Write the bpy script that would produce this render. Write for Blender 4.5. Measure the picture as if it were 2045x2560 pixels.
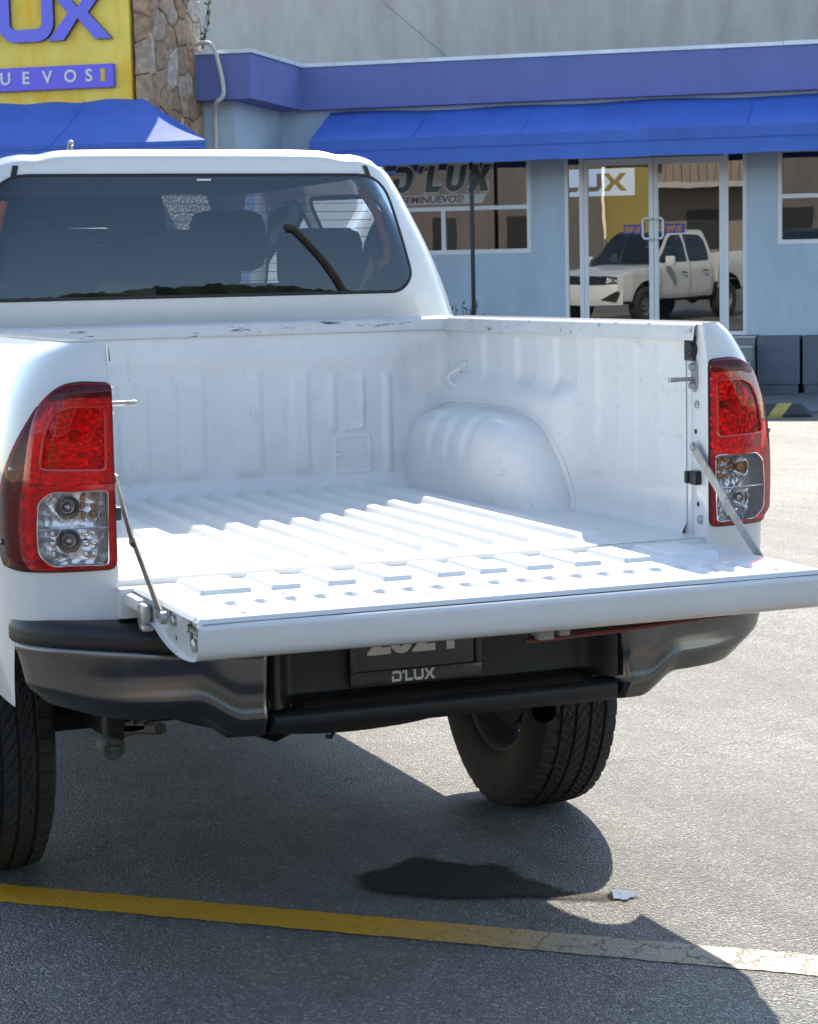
import bpy, bmesh, math, random
from math import sin, cos, pi, radians, sqrt, exp, floor, atan2, hypot
from mathutils import Vector, Matrix

for _o in list(bpy.data.objects):
    bpy.data.objects.remove(_o, do_unlink=True)
SC = bpy.context.scene
COL = SC.collection
RND = random.Random(11)

# ------------------------------------------------------------------ camera
CAM_POS = Vector((-1.6921, -4.1789, 1.4771))
YAW, PITCH, ROLL = radians(-21.5119), radians(-6.3728), radians(1.1949)
_fw = Vector((-sin(YAW) * cos(PITCH), cos(YAW) * cos(PITCH), sin(PITCH)))
_rt = Vector((cos(YAW), sin(YAW), 0))
_up = _rt.cross(_fw)
_r2 = _rt * cos(ROLL) - _up * sin(ROLL)
_u2 = _up * cos(ROLL) + _rt * sin(ROLL)
cam_data = bpy.data.cameras.new('camera')
cam = bpy.data.objects.new('camera', cam_data)
COL.objects.link(cam)
_m = Matrix((_r2, _u2, -_fw)).transposed().to_4x4()
_m.translation = CAM_POS
cam.matrix_world = _m
cam_data.sensor_fit = 'HORIZONTAL'
cam_data.sensor_width = 36
cam_data.lens = 5308.62 / 2045 * 36
cam_data.clip_start = 0.05
cam_data.clip_end = 1000
cam_data.dof.use_dof = True
cam_data.dof.focus_distance = 5.6
cam_data.dof.aperture_fstop = 22
SC.camera = cam

# ------------------------------------------------------------------ light
SUN_DIR = Vector((0.555, 0.985, 1.0)).normalized()
SUN_EL = math.asin(SUN_DIR.z)
SUN_AZ = atan2(SUN_DIR.x, SUN_DIR.y)
world = bpy.data.worlds.new('World')
SC.world = world
world.use_nodes = True
wn = world.node_tree.nodes
wl = world.node_tree.links
bg = wn['Background']
sky = wn.new('ShaderNodeTexSky')
sky.sky_type = 'NISHITA'
sky.sun_disc = False
sky.sun_elevation = SUN_EL
sky.sun_rotation = SUN_AZ
sky.air_density = 1.0
sky.dust_density = 0.3
sky.ozone_density = 1.0
wl.new(sky.outputs[0], bg.inputs[0])
bg.inputs[1].default_value = 0.15
sun_data = bpy.data.lights.new('sun', 'SUN')
sun_data.energy = 3.7
sun_data.angle = radians(0.53)
sun_data.color = (1.0, 0.97, 0.90)
sun = bpy.data.objects.new('sun', sun_data)
COL.objects.link(sun)
sun.rotation_euler = SUN_DIR.to_track_quat('Z', 'Y').to_euler()
SC.view_settings.view_transform = 'Standard'
SC.view_settings.look = 'None'
SC.view_settings.gamma = 1
SC.view_settings.exposure = 1.3
SC.view_settings.use_curve_mapping = False
SC.view_settings.use_white_balance = True        # camera set for open shade
SC.view_settings.white_balance_temperature = 7250
SC.view_settings.white_balance_tint = 10
SC.cycles.max_bounces = 10
SC.cycles.transparent_max_bounces = 16
SC.cycles.glossy_bounces = 6
SC.cycles.caustics_reflective = False
SC.cycles.caustics_refractive = False

# ------------------------------------------------------------------ materials
def new_mat(name):
    m = bpy.data.materials.new(name)
    m.use_nodes = True
    nt = m.node_tree
    return m, nt, nt.nodes, nt.links, nt.nodes['Principled BSDF']

def P(name, col, rough=.5, metal=0., coat=0., spec=None, var=0., vscale=4., bump=0., bscale=60., alpha=None, rvar=0.):
    m, nt, n, l, b = new_mat(name)
    b.inputs['Base Color'].default_value = (*col, 1)
    b.inputs['Roughness'].default_value = rough
    b.inputs['Metallic'].default_value = metal
    b.inputs['Coat Weight'].default_value = coat
    b.inputs['Coat Roughness'].default_value = 0.03
    if spec is not None:
        b.inputs['Specular IOR Level'].default_value = spec
    tc = n.new('ShaderNodeTexCoord')
    if var or rvar:
        nz = n.new('ShaderNodeTexNoise'); nz.inputs['Scale'].default_value = vscale; nz.inputs['Detail'].default_value = 6; nz.inputs['Roughness'].default_value = .65
        l.new(tc.outputs['Object'], nz.inputs['Vector'])
    if var:
        hs = n.new('ShaderNodeMix'); hs.data_type = 'RGBA'
        hs.inputs['A'].default_value = (*[max(0, c * (1 - var)) for c in col], 1)
        hs.inputs['B'].default_value = (*[min(1, c * (1 + var)) for c in col], 1)
        mr = n.new('ShaderNodeMapRange'); mr.inputs['From Min'].default_value = .3; mr.inputs['From Max'].default_value = .7
        l.new(nz.outputs['Fac'], mr.inputs['Value']); l.new(mr.outputs[0], hs.inputs['Factor'])
        l.new(hs.outputs['Result'], b.inputs['Base Color'])
    if rvar:
        mr2 = n.new('ShaderNodeMapRange'); mr2.inputs['From Min'].default_value = .3; mr2.inputs['From Max'].default_value = .7
        mr2.inputs['To Min'].default_value = max(0, rough - rvar); mr2.inputs['To Max'].default_value = rough + rvar
        l.new(nz.outputs['Fac'], mr2.inputs['Value']); l.new(mr2.outputs[0], b.inputs['Roughness'])
    if bump:
        nb = n.new('ShaderNodeTexNoise'); nb.inputs['Scale'].default_value = bscale; nb.inputs['Detail'].default_value = 5
        l.new(tc.outputs['Object'], nb.inputs['Vector'])
        bp = n.new('ShaderNodeBump'); bp.inputs['Strength'].default_value = bump; bp.inputs['Distance'].default_value = .01
        l.new(nb.outputs['Fac'], bp.inputs['Height']); l.new(bp.outputs[0], b.inputs['Normal'])
    return m

def glass_mat(name, tint, boost=1.8, ior=1.5, rough=0.0, refl=(1, 1, 1), wob=0.):
    m = bpy.data.materials.new(name); m.use_nodes = True
    nt = m.node_tree; n = nt.nodes; l = nt.links
    n.remove(n['Principled BSDF'])
    out = n['Material Output']
    tr = n.new('ShaderNodeBsdfTransparent'); tr.inputs[0].default_value = (*tint, 1)
    gl = n.new('ShaderNodeBsdfGlossy'); gl.inputs['Color'].default_value = (*refl, 1); gl.inputs['Roughness'].default_value = rough
    fr = n.new('ShaderNodeFresnel'); fr.inputs[0].default_value = ior
    mu = n.new('ShaderNodeMath'); mu.operation = 'MULTIPLY'; mu.inputs[1].default_value = boost; mu.use_clamp = True
    mx = n.new('ShaderNodeMixShader')
    l.new(fr.outputs[0], mu.inputs[0]); l.new(mu.outputs[0], mx.inputs[0]); l.new(tr.outputs[0], mx.inputs[1]); l.new(gl.outputs[0], mx.inputs[2])
    if wob:
        tc = n.new('ShaderNodeTexCoord'); nz = n.new('ShaderNodeTexNoise'); nz.inputs['Scale'].default_value = 2.2; nz.inputs['Detail'].default_value = 1.5; l.new(tc.outputs['Object'], nz.inputs['Vector'])
        bp = n.new('ShaderNodeBump'); bp.inputs['Strength'].default_value = 1.0; bp.inputs['Distance'].default_value = wob; l.new(nz.outputs['Fac'], bp.inputs['Height']); l.new(bp.outputs[0], gl.inputs['Normal'])
    l.new(mx.outputs[0], out.inputs['Surface'])
    return m

def paint_mat(name, col, rough, coat, scuff=0., scale=(8, 8, 8), lo=.62, hi=.66, scol=(.02, .018, .015), var=.03, fine=0.):
    """painted sheet metal with dirt haze and dark scuffs of their own shape"""
    m, nt, n, l, b = new_mat(name)
    tc = n.new('ShaderNodeTexCoord')
    nz = n.new('ShaderNodeTexNoise'); nz.inputs['Scale'].default_value = 5; nz.inputs['Detail'].default_value = 7; nz.inputs['Roughness'].default_value = .7
    l.new(tc.outputs['Object'], nz.inputs['Vector'])
    mx = n.new('ShaderNodeMix'); mx.data_type = 'RGBA'
    mx.inputs['A'].default_value = (*[c * (1 - 2 * var) for c in col], 1); mx.inputs['B'].default_value = (*col, 1)
    mr = n.new('ShaderNodeMapRange'); mr.inputs['From Min'].default_value = .35; mr.inputs['From Max'].default_value = .6
    l.new(nz.outputs['Fac'], mr.inputs['Value']); l.new(mr.outputs[0], mx.inputs['Factor'])
    last = mx.outputs['Result']
    if scuff:
        mp = n.new('ShaderNodeMapping'); mp.inputs['Scale'].default_value = scale
        l.new(tc.outputs['Object'], mp.inputs['Vector'])
        n2 = n.new('ShaderNodeTexNoise'); n2.inputs['Scale'].default_value = 1; n2.inputs['Detail'].default_value = 8; n2.inputs['Roughness'].default_value = .75
        l.new(mp.outputs[0], n2.inputs['Vector'])
        m2 = n.new('ShaderNodeMapRange'); m2.inputs['From Min'].default_value = lo; m2.inputs['From Max'].default_value = hi; m2.inputs['To Max'].default_value = scuff
        l.new(n2.outputs['Fac'], m2.inputs['Value'])
        mx2 = n.new('ShaderNodeMix'); mx2.data_type = 'RGBA'; mx2.inputs['B'].default_value = (*scol, 1)
        l.new(last, mx2.inputs['A']); l.new(m2.outputs[0], mx2.inputs['Factor'])
        last = mx2.outputs['Result']
    l.new(last, b.inputs['Base Color'])
    b.inputs['Roughness'].default_value = rough
    b.inputs['Coat Weight'].default_value = coat
    b.inputs['Coat Roughness'].default_value = .04
    if fine:
        nb = n.new('ShaderNodeTexNoise'); nb.inputs['Scale'].default_value = 140; nb.inputs['Detail'].default_value = 3
        l.new(tc.outputs['Object'], nb.inputs['Vector'])
        bp = n.new('ShaderNodeBump'); bp.inputs['Strength'].default_value = fine; bp.inputs['Distance'].default_value = .002
        l.new(nb.outputs['Fac'], bp.inputs['Height']); l.new(bp.outputs[0], b.inputs['Normal'])
    return m

WHITE = (.715, .722, .708)
M = {}
M['paint'] = paint_mat('white_car_paint', WHITE, .32, 1.0, .0)
M['paint_rear'] = paint_mat('white_car_paint_worn', WHITE, .34, .8, .55, (6, 30, 22), .70, .74, (.25, .22, .19))
M['bed'] = paint_mat('white_bed_paint', (.73, .735, .72), .40, .25, .42, (34, 5, 18), .575, .70, (.36, .35, .34), var=.035, fine=.08)
M['bedfront'] = paint_mat('white_bed_wall_paint', (.72, .725, .712), .42, .25, .38, (20, 12, 7), .565, .70, (.38, .38, .39), var=.035, fine=.08)
M['flange'] = paint_mat('scuffed_white_flange', (.66, .655, .64), .45, .1, .92, (22, 24, 46), .60, .635, (.03, .026, .022), var=.06)
M['flange_x'] = paint_mat('scuffed_white_headboard_flange', (.64, .64, .63), .45, .1, .9, (11, 40, 70), .595, .63, (.035, .03, .028), var=.06)
M['black'] = P('black_plastic', (.012, .012, .013), .42, var=.25, vscale=30, bump=.15, bscale=400)
M['black_gloss'] = P('gloss_black', (.008, .008, .009), .12, coat=.6)
M['steel'] = P('zinc_plated_steel', (.42, .42, .41), .38, .9, var=.2, vscale=40)
M['steel_dark'] = P('dull_steel_bar', (.20, .195, .185), .45, .75, var=.25, vscale=30)
M['chrome'] = P('dark_polished_steel', (.165, .16, .16), .24, 1.0, rvar=.05, vscale=8)
M['chrome_soft'] = P('satin_chrome', (.45, .44, .43), .2, 1.0)
M['mirror'] = P('lamp_reflector_chrome', (.82, .82, .84), .12, 1.0)
M['bezel'] = P('silver_lamp_bezel', (.85, .85, .87), .3, .4)
M['amber'] = P('amber_bulb', (.75, .22, .02), .15, coat=1)
M['rubber'] = P('tyre_rubber', (.034, .033, .031), .75, var=.35, vscale=14, bump=.2, bscale=120)
M['rim'] = P('grey_steel_wheel', (.16, .16, .165), .45, .3, var=.15, vscale=10)
M['under'] = P('underbody_black', (.012, .012, .012), .7, var=.3, vscale=20)
M['rust'] = P('dusty_underbody_steel', (.10, .09, .08), .7, .2, var=.4, vscale=40)
M['seal'] = P('rubber_seal', (.012, .012, .013), .55)
M['rearglass'] = glass_mat('tinted_rear_glass', (.32, .36, .44), 1.6, 1.5, 0., (.74, .86, 1.0))
M['sideglass'] = glass_mat('tinted_side_glass', (.45, .5, .5), 1.8, 1.52)
M['clearglass'] = glass_mat('clear_lamp_lens', (.96, .96, .97), 1.3, 1.45)
M['winglass'] = glass_mat('shop_window_glass', (.40, .42, .41), 4.0, 1.55, 0.0, (1, 1, 1), .00028)
M['cloth'] = P('dark_grey_seat_cloth', (.03, .03, .033), .9)
M['orange'] = P('orange_belt', (.95, .22, .02), .5)
M['lampblack'] = P('lamp_housing_black', (.02, .004, .006), .3)

def red_lens(name, col, refl_rough=.04, solid=.35):
    m = bpy.data.materials.new(name); m.use_nodes = True
    nt = m.node_tree; n = nt.nodes; l = nt.links
    b = n['Principled BSDF']
    b.inputs['Base Color'].default_value = (*[min(1, c * 1.0) for c in col], 1)
    b.inputs['Roughness'].default_value = .25
    tr = n.new('ShaderNodeBsdfTransparent'); tr.inputs[0].default_value = (*col, 1)
    m1 = n.new('ShaderNodeMixShader'); m1.inputs[0].default_value = solid
    l.new(tr.outputs[0], m1.inputs[1]); l.new(b.outputs[0], m1.inputs[2])
    gl = n.new('ShaderNodeBsdfGlossy'); gl.inputs['Roughness'].default_value = refl_rough
    fr = n.new('ShaderNodeFresnel'); fr.inputs[0].default_value = 1.36
    mx = n.new('ShaderNodeMixShader')
    mn = n.new('ShaderNodeMath'); mn.operation = 'MINIMUM'; mn.inputs[1].default_value = .16; l.new(fr.outputs[0], mn.inputs[0]); l.new(mn.outputs[0], mx.inputs[0]); l.new(m1.outputs[0], mx.inputs[1]); l.new(gl.outputs[0], mx.inputs[2])
    l.new(mx.outputs[0], n['Material Output'].inputs['Surface'])
    return m
M['red'] = red_lens('red_lamp_lens', (.97, .03, .035), solid=.26)
M['redchamber'] = red_lens('red_lamp_chamber_lens', (.93, .022, .03), solid=.08)
M['redinner'] = P('red_lamp_insert', (.55, .012, .014), .18, coat=.8)
M['reddeep'] = red_lens('dark_side_lens_and_sky_tint', (.22, .004, .012), solid=.25)

def facet_mat(name='faceted_reflector', metal=.95, scale=75):
    """chrome reflector pressed with small facets"""
    m, nt, n, l, b = new_mat(name)
    b.inputs['Base Color'].default_value = (.90, .90, .92, 1); b.inputs['Metallic'].default_value = metal; b.inputs['Roughness'].default_value = .22
    tc = n.new('ShaderNodeTexCoord')
    v = n.new('ShaderNodeTexVoronoi'); v.inputs['Scale'].default_value = scale; v.inputs['Randomness'].default_value = 1.0
    l.new(tc.outputs['Object'], v.inputs['Vector'])
    bp = n.new('ShaderNodeBump'); bp.inputs['Strength'].default_value = .6; bp.inputs['Distance'].default_value = .010
    l.new(v.outputs['Distance'], bp.inputs['Height']); l.new(bp.outputs[0], b.inputs['Normal'])
    return m
M['facet'] = facet_mat()
M['facet_b'] = facet_mat('bright_faceted_reflector', .7, 60)

# ------------------------------------------------------------------ mesh helpers
class MB:
    def __init__(s):
        s.v = []; s.f = []
    def add(s, vs, fs):
        o = len(s.v); s.v += [tuple(a) for a in vs]; s.f += [tuple(i + o for i in f) for f in fs]; return s
    def box(s, x0, x1, y0, y1, z0, z1, bev=0.):
        bm = bmesh.new()
        bmesh.ops.create_cube(bm, size=1)
        for v in bm.verts:
            v.co = Vector(((x0 + x1) / 2 + v.co.x * (x1 - x0), (y0 + y1) / 2 + v.co.y * (y1 - y0), (z0 + z1) / 2 + v.co.z * (z1 - z0)))
        if bev:
            bmesh.ops.bevel(bm, geom=bm.edges[:], offset=bev, segments=2, affect='EDGES', profile=.5)
        bm.verts.index_update()
        s.add([v.co[:] for v in bm.verts], [[v.index for v in f.verts] for f in bm.faces]); bm.free(); return s
    def tube(s, pts, r, n=10, cap=True, rz=None):
        pts = [Vector(p) for p in pts]; rings = []
        rs = r if isinstance(r, (list, tuple)) else [r] * len(pts)
        prev = None
        for i, p in enumerate(pts):
            d = (pts[min(i + 1, len(pts) - 1)] - pts[max(i - 1, 0)]).normalized()
            a = prev if prev is not None else (Vector((0, 0, 1)) if abs(d.z) < .9 else Vector((1, 0, 0)))
            e1 = (a - d * a.dot(d)).normalized(); e2 = d.cross(e1); prev = e1
            rings.append([p + (e1 * cos(2 * pi * k / n) + e2 * sin(2 * pi * k / n)) * rs[i] for k in range(n)])
        vs = [q for rg in rings for q in rg]; fs = []
        for i in range(len(pts) - 1):
            for k in range(n):
                fs.append((i * n + k, i * n + (k + 1) % n, (i + 1) * n + (k + 1) % n, (i + 1) * n + k))
        if cap:
            fs.append(tuple(range(n))[::-1]); fs.append(tuple(range((len(pts) - 1) * n, len(pts) * n)))
        return s.add(vs, fs)
    def lathe(s, prof, n=32, axis='X', c=(0, 0, 0), close=False):
        vs = []; fs = []; m = len(prof)
        for k in range(n):
            a = 2 * pi * k / n
            for (w, r) in prof:
                if axis == 'X': q = (w, r * cos(a), r * sin(a))
                elif axis == 'Y': q = (r * cos(a), w, r * sin(a))
                else: q = (r * cos(a), r * sin(a), w)
                vs.append((q[0] + c[0], q[1] + c[1], q[2] + c[2]))
        for k in range(n):
            for i in range(m - 1):
                fs.append((k * m + i, k * m + i + 1, ((k + 1) % n) * m + i + 1, ((k + 1) % n) * m + i))
        return s.add(vs, fs)
    def grid(s, nu, nv, fn, keep=None):
        vs = [fn(i / (nu - 1), j / (nv - 1)) for j in range(nv) for i in range(nu)]
        fs = []
        for j in range(nv - 1):
            for i in range(nu - 1):
                if keep is None or keep((i + .5) / (nu - 1), (j + .5) / (nv - 1)):
                    fs.append((j * nu + i, j * nu + i + 1, (j + 1) * nu + i + 1, (j + 1) * nu + i))
        return s.add(vs, fs)
    def prism(s, poly, fn, h0, h1):
        """poly: 2-D outline; fn(a,b,h)->point; closed prism"""
        n = len(poly)
        vs = [fn(a, b, h0) for a, b in poly] + [fn(a, b, h1) for a, b in poly]
        fs = [tuple(range(n))[::-1], tuple(range(n, 2 * n))] + [(i, (i + 1) % n, n + (i + 1) % n, n + i) for i in range(n)]
        return s.add(vs, fs)
    def build(s, name, mat, parent=None, smooth=True, angle=35, offset=None, thick=0, flip=False):
        me = bpy.data.meshes.new(name)
        vs = s.v
        if offset is not None:
            vs = [(a - offset[0], b - offset[1], c - offset[2]) for a, b, c in vs]
        me.from_pydata(vs, [], s.f); me.validate(); me.update()
        bm = bmesh.new(); bm.from_mesh(me)
        loose = [v for v in bm.verts if not v.link_faces]
        bmesh.ops.delete(bm, geom=loose, context='VERTS')
        bmesh.ops.remove_doubles(bm, verts=bm.verts, dist=1e-5)
        bmesh.ops.recalc_face_normals(bm, faces=bm.faces)
        if thick:
            geom = bmesh.ops.solidify(bm, geom=bm.faces[:], thickness=thick)
            bmesh.ops.recalc_face_normals(bm, faces=bm.faces)
        bm.to_mesh(me); bm.free()
        if smooth:
            for p in me.polygons: p.use_smooth = True
            me.set_sharp_from_angle(angle=radians(angle))
        if mat is not None:
            me.materials.append(M[mat] if isinstance(mat, str) else mat)
        o = bpy.data.objects.new(name, me); COL.objects.link(o)
        if parent is not None: o.parent = parent
        return o

def tag(o, label=None, cat=None, group=None, kind=None):
    if label: o['label'] = label
    if cat: o['category'] = cat
    if group: o['group'] = group
    if kind: o['kind'] = kind
    return o

def empty(name, loc=(0, 0, 0), rz=0.):
    o = bpy.data.objects.new(name, None); o.empty_display_size = .1
    COL.objects.link(o); o.location = loc; o.rotation_euler = (0, 0, rz); return o

def copy_tree(o, parent=None):
    c = o.copy(); COL.objects.link(c); c.parent = parent
    for ch in list(o.children): copy_tree(ch, c)
    return c

def interp(x, tab):
    if x <= tab[0][0]: return tab[0][1]
    for (a, b), (c, d) in zip(tab, tab[1:]):
        if x <= c: return b + (d - b) * (x - a) / (c - a)
    return tab[-1][1]
def sstep(a, b, x):
    if a == b: return 1. if x >= a else 0.
    t = min(1, max(0, (x - a) / (b - a))); return t * t * (3 - 2 * t)
def band(a, b, e, x):
    return sstep(a - e, a + e, x) * (1 - sstep(b - e, b + e, x))
def smooth_tab(tab, n=60):
    """resample a table with Catmull-Rom"""
    out = []
    for i in range(len(tab) - 1):
        p0 = tab[max(i - 1, 0)]; p1 = tab[i]; p2 = tab[i + 1]; p3 = tab[min(i + 2, len(tab) - 1)]
        k = max(2, n // (len(tab) - 1))
        for j in range(k):
            t = j / k
            out.append(tuple(.5 * ((2 * b) + (c - a) * t + (2 * a - 5 * b + 4 * c - d) * t * t + (3 * b - a - 3 * c + d) * t ** 3) for a, b, c, d in zip(p0, p1, p2, p3)))
    out.append(tuple(tab[-1])); return out
def pip(x, y, poly):
    c = False; n = len(poly); j = n - 1
    for i in range(n):
        xi, yi = poly[i]; xj, yj = poly[j]
        if (yi > y) != (yj > y) and x < (xj - xi) * (y - yi) / (yj - yi) + xi: c = not c
        j = i
    return c
def nearest(x, y, poly):
    best = None; n = len(poly)
    for i in range(n):
        ax, ay = poly[i]; bx, by = poly[(i + 1) % n]
        dx, dy = bx - ax, by - ay; L = dx * dx + dy * dy
        t = 0 if L == 0 else min(1, max(0, ((x - ax) * dx + (y - ay) * dy) / L))
        qx, qy = ax + t * dx, ay + t * dy; d = (qx - x) ** 2 + (qy - y) ** 2
        if best is None or d < best[0]: best = (d, qx, qy)
    return sqrt(best[0]), best[1], best[2]
def rounded(poly, r, k=5):
    """round polygon corners"""
    out = []; n = len(poly)
    for i in range(n):
        p = Vector(poly[i]); a = Vector(poly[i - 1]); b = Vector(poly[(i + 1) % n])
        ra = min(r if not isinstance(r, (list, tuple)) else r[i], (a - p).length * .48, (b - p).length * .48)
        p0 = p + (a - p).normalized() * ra; p1 = p + (b - p).normalized() * ra
        for j in range(k + 1):
            t = j / k; out.append(tuple(p0 * (1 - t) ** 2 + p * 2 * t * (1 - t) + p1 * t * t))
    return out

def holed(us, vs, mapf, holes, mb=None, pre=None, inside=None):
    """grid over us x vs in a parameter plane with polygons cut out (or, with inside, only that polygon kept)"""
    mb = mb or MB()
    nu, nv = len(us), len(vs)
    pts = {}
    def state(a, b):
        if inside is not None and not pip(a, b, inside): return 0
        return 0 if any(pip(a, b, h) for h in holes) else 1
    cell = min(abs(us[1] - us[0]), abs(vs[1] - vs[0]))
    P2 = [[(u, v) for u in us] for v in vs]
    ok = [[state(u, v) for u in us] for v in vs]
    keep = []
    for j in range(nv - 1):
        for i in range(nu - 1):
            c = ok[j][i] + ok[j][i + 1] + ok[j + 1][i] + ok[j + 1][i + 1]
            if c >= 1 and (c == 4 or state((us[i] + us[i + 1]) / 2, (vs[j] + vs[j + 1]) / 2)):
                keep.append((i, j))
    used = {}
    for i, j in keep:
        for q in ((i, j), (i + 1, j), (i, j + 1), (i + 1, j + 1)): used[q] = used.get(q, 0) + 1
    polys = list(holes) + ([inside] if inside is not None else [])
    for (i, j), c in used.items():
        edge = (i in (0, nu - 1)) or (j in (0, nv - 1))
        if c < 4:
            a, b = P2[j][i]
            best = None
            for h in polys:
                d = nearest(a, b, h)
                if best is None or d[0] < best[0]: best = d
            lim = 1.2 * max(abs(us[1] - us[0]), abs(vs[1] - vs[0]))
            if best and best[0] < lim:
                na, nb_ = best[1], best[2]
                if i in (0, nu - 1) and inside is None: na = a
                if j in (0, nv - 1) and inside is None: nb_ = b
                P2[j][i] = (na, nb_)
    idx = {}; V = []
    for q in used:
        idx[q] = len(V); V.append(mapf(*P2[q[1]][q[0]]))
    F = [(idx[(i, j)], idx[(i + 1, j)], idx[(i + 1, j + 1)], idx[(i, j + 1)]) for i, j in keep]
    mb.add(V, F); return mb
def dens(poly, step=.02):
    out = []
    for i in range(len(poly)):
        a, b = poly[i], poly[(i + 1) % len(poly)]; m = max(1, int(hypot(b[0] - a[0], b[1] - a[1]) / step))
        out += [(a[0] + (b[0] - a[0]) * j / m, a[1] + (b[1] - a[1]) * j / m) for j in range(m)]
    return out
def lin(a, b, n): return [a + (b - a) * i / (n - 1) for i in range(n)]

# ================================================================== GROUND
def asphalt():
    m, nt, n, l, b = new_mat('asphalt')
    tc = n.new('ShaderNodeTexCoord')
    def noise(sc, det=5, rough=.6):
        x = n.new('ShaderNodeTexNoise'); x.inputs['Scale'].default_value = sc; x.inputs['Detail'].default_value = det; x.inputs['Roughness'].default_value = rough
        l.new(tc.outputs['Object'], x.inputs['Vector']); return x
    big = noise(.55, 6); mid = noise(6, 6, .7)
    v = n.new('ShaderNodeTexVoronoi'); v.inputs['Scale'].default_value = 165; l.new(tc.outputs['Object'], v.inputs['Vector'])
    v2 = n.new('ShaderNodeTexVoronoi'); v2.inputs['Scale'].default_value = 260; l.new(tc.outputs['Object'], v2.inputs['Vector'])
    # stone colour: random per cell
    sep = n.new('ShaderNodeSeparateColor'); l.new(v.outputs['Color'], sep.inputs[0])
    cr = n.new('ShaderNodeValToRGB')
    cr.color_ramp.elements[0].position = 0; cr.color_ramp.elements[0].color = (.135, .131, .126, 1)
    cr.color_ramp.elements[1].position = 1; cr.color_ramp.elements[1].color = (.48, .465, .435, 1)
    e = cr.color_ramp.elements.new(.6); e.color = (.188, .183, .174, 1)
    e = cr.color_ramp.elements.new(.86); e.color = (.255, .248, .233, 1)
    l.new(sep.outputs[0], cr.inputs[0])
    mr = n.new('ShaderNodeMapRange'); mr.inputs['From Min'].default_value = .3; mr.inputs['From Max'].default_value = .7; mr.inputs['To Min'].default_value = .62; mr.inputs['To Max'].default_value = 1.32
    l.new(big.outputs['Fac'], mr.inputs['Value'])
    mr2 = n.new('ShaderNodeMapRange'); mr2.inputs['From Min'].default_value = .3; mr2.inputs['From Max'].default_value = .72; mr2.inputs['To Min'].default_value = .82; mr2.inputs['To Max'].default_value = 1.2
    l.new(mid.outputs['Fac'], mr2.inputs['Value'])
    mu = n.new('ShaderNodeMath'); mu.operation = 'MULTIPLY'; l.new(mr.outputs[0], mu.inputs[0]); l.new(mr2.outputs[0], mu.inputs[1])
    mx = n.new('ShaderNodeMix'); mx.data_type = 'RGBA'; mx.blend_type = 'MULTIPLY'; mx.inputs['Factor'].default_value = 1
    l.new(cr.outputs[0], mx.inputs['A']); l.new(mu.outputs[0], mx.inputs['B'])
    # oil spots, worn drag marks and hairline cracks
    sp = noise(2.6, 7, .7); sr = n.new('ShaderNodeMapRange'); sr.inputs['From Min'].default_value = .60; sr.inputs['From Max'].default_value = .72; sr.inputs['To Min'].default_value = 1; sr.inputs['To Max'].default_value = .62
    l.new(sp.outputs['Fac'], sr.inputs['Value'])
    mpm = n.new('ShaderNodeMapping'); mpm.inputs['Rotation'].default_value = (0, 0, .5); mpm.inputs['Scale'].default_value = (6, .5, 1); l.new(tc.outputs['Object'], mpm.inputs['Vector'])
    tk = n.new('ShaderNodeTexNoise'); tk.inputs['Scale'].default_value = 1.0; tk.inputs['Detail'].default_value = 5; l.new(mpm.outputs[0], tk.inputs['Vector'])
    tr_ = n.new('ShaderNodeMapRange'); tr_.inputs['From Min'].default_value = .35; tr_.inputs['From Max'].default_value = .65; tr_.inputs['To Min'].default_value = .86; tr_.inputs['To Max'].default_value = 1.10; l.new(tk.outputs['Fac'], tr_.inputs['Value'])
    wv = n.new('ShaderNodeVectorMath'); wv.operation = 'MULTIPLY_ADD'; wv.inputs[1].default_value = (.5, .5, 0); l.new(mid.outputs['Color'], wv.inputs[0]); l.new(tc.outputs['Object'], wv.inputs[2])
    vc = n.new('ShaderNodeTexVoronoi'); vc.feature = 'DISTANCE_TO_EDGE'; vc.inputs['Scale'].default_value = .42; l.new(wv.outputs[0], vc.inputs['Vector'])
    ck = n.new('ShaderNodeMapRange'); ck.inputs['From Min'].default_value = .0015; ck.inputs['From Max'].default_value = .005; ck.inputs['To Min'].default_value = .55; ck.inputs['To Max'].default_value = 1; l.new(vc.outputs['Distance'], ck.inputs['Value'])
    q1 = n.new('ShaderNodeMath'); q1.operation = 'MULTIPLY'; l.new(sr.outputs[0], q1.inputs[0]); l.new(tr_.outputs[0], q1.inputs[1])
    q2 = n.new('ShaderNodeMath'); q2.operation = 'MULTIPLY'; l.new(q1.outputs[0], q2.inputs[0]); l.new(ck.outputs[0], q2.inputs[1])
    mxb = n.new('ShaderNodeMix'); mxb.data_type = 'RGBA'; mxb.blend_type = 'MULTIPLY'; mxb.inputs['Factor'].default_value = 1
    l.new(mx.outputs['Result'], mxb.inputs['A']); l.new(q2.outputs[0], mxb.inputs['B'])
    l.new(mxb.outputs['Result'], b.inputs['Base Color'])
    b.inputs['Roughness'].default_value = .5
    b.inputs['Specular IOR Level'].default_value = .5
    ad = n.new('ShaderNodeMath'); ad.operation = 'MULTIPLY_ADD'; ad.inputs[1].default_value = .5
    l.new(v2.outputs['Distance'], ad.inputs[0]); l.new(v.outputs['Distance'], ad.inputs[2])
    bp = n.new('ShaderNodeBump'); bp.inputs['Strength'].default_value = 1.0; bp.inputs['Distance'].default_value = .011; bp.invert = True
    l.new(ad.outputs[0], bp.inputs['Height']); l.new(bp.outputs[0], b.inputs['Normal'])
    return m
M['asphalt'] = asphalt()
g = MB().grid(3, 3, lambda a, b: (-150 + 300 * a, -150 + 300 * b, 0)).build('asphalt_ground', 'asphalt', smooth=False)
tag(g, 'grey asphalt car park surface', 'ground', kind='structure')

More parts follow.
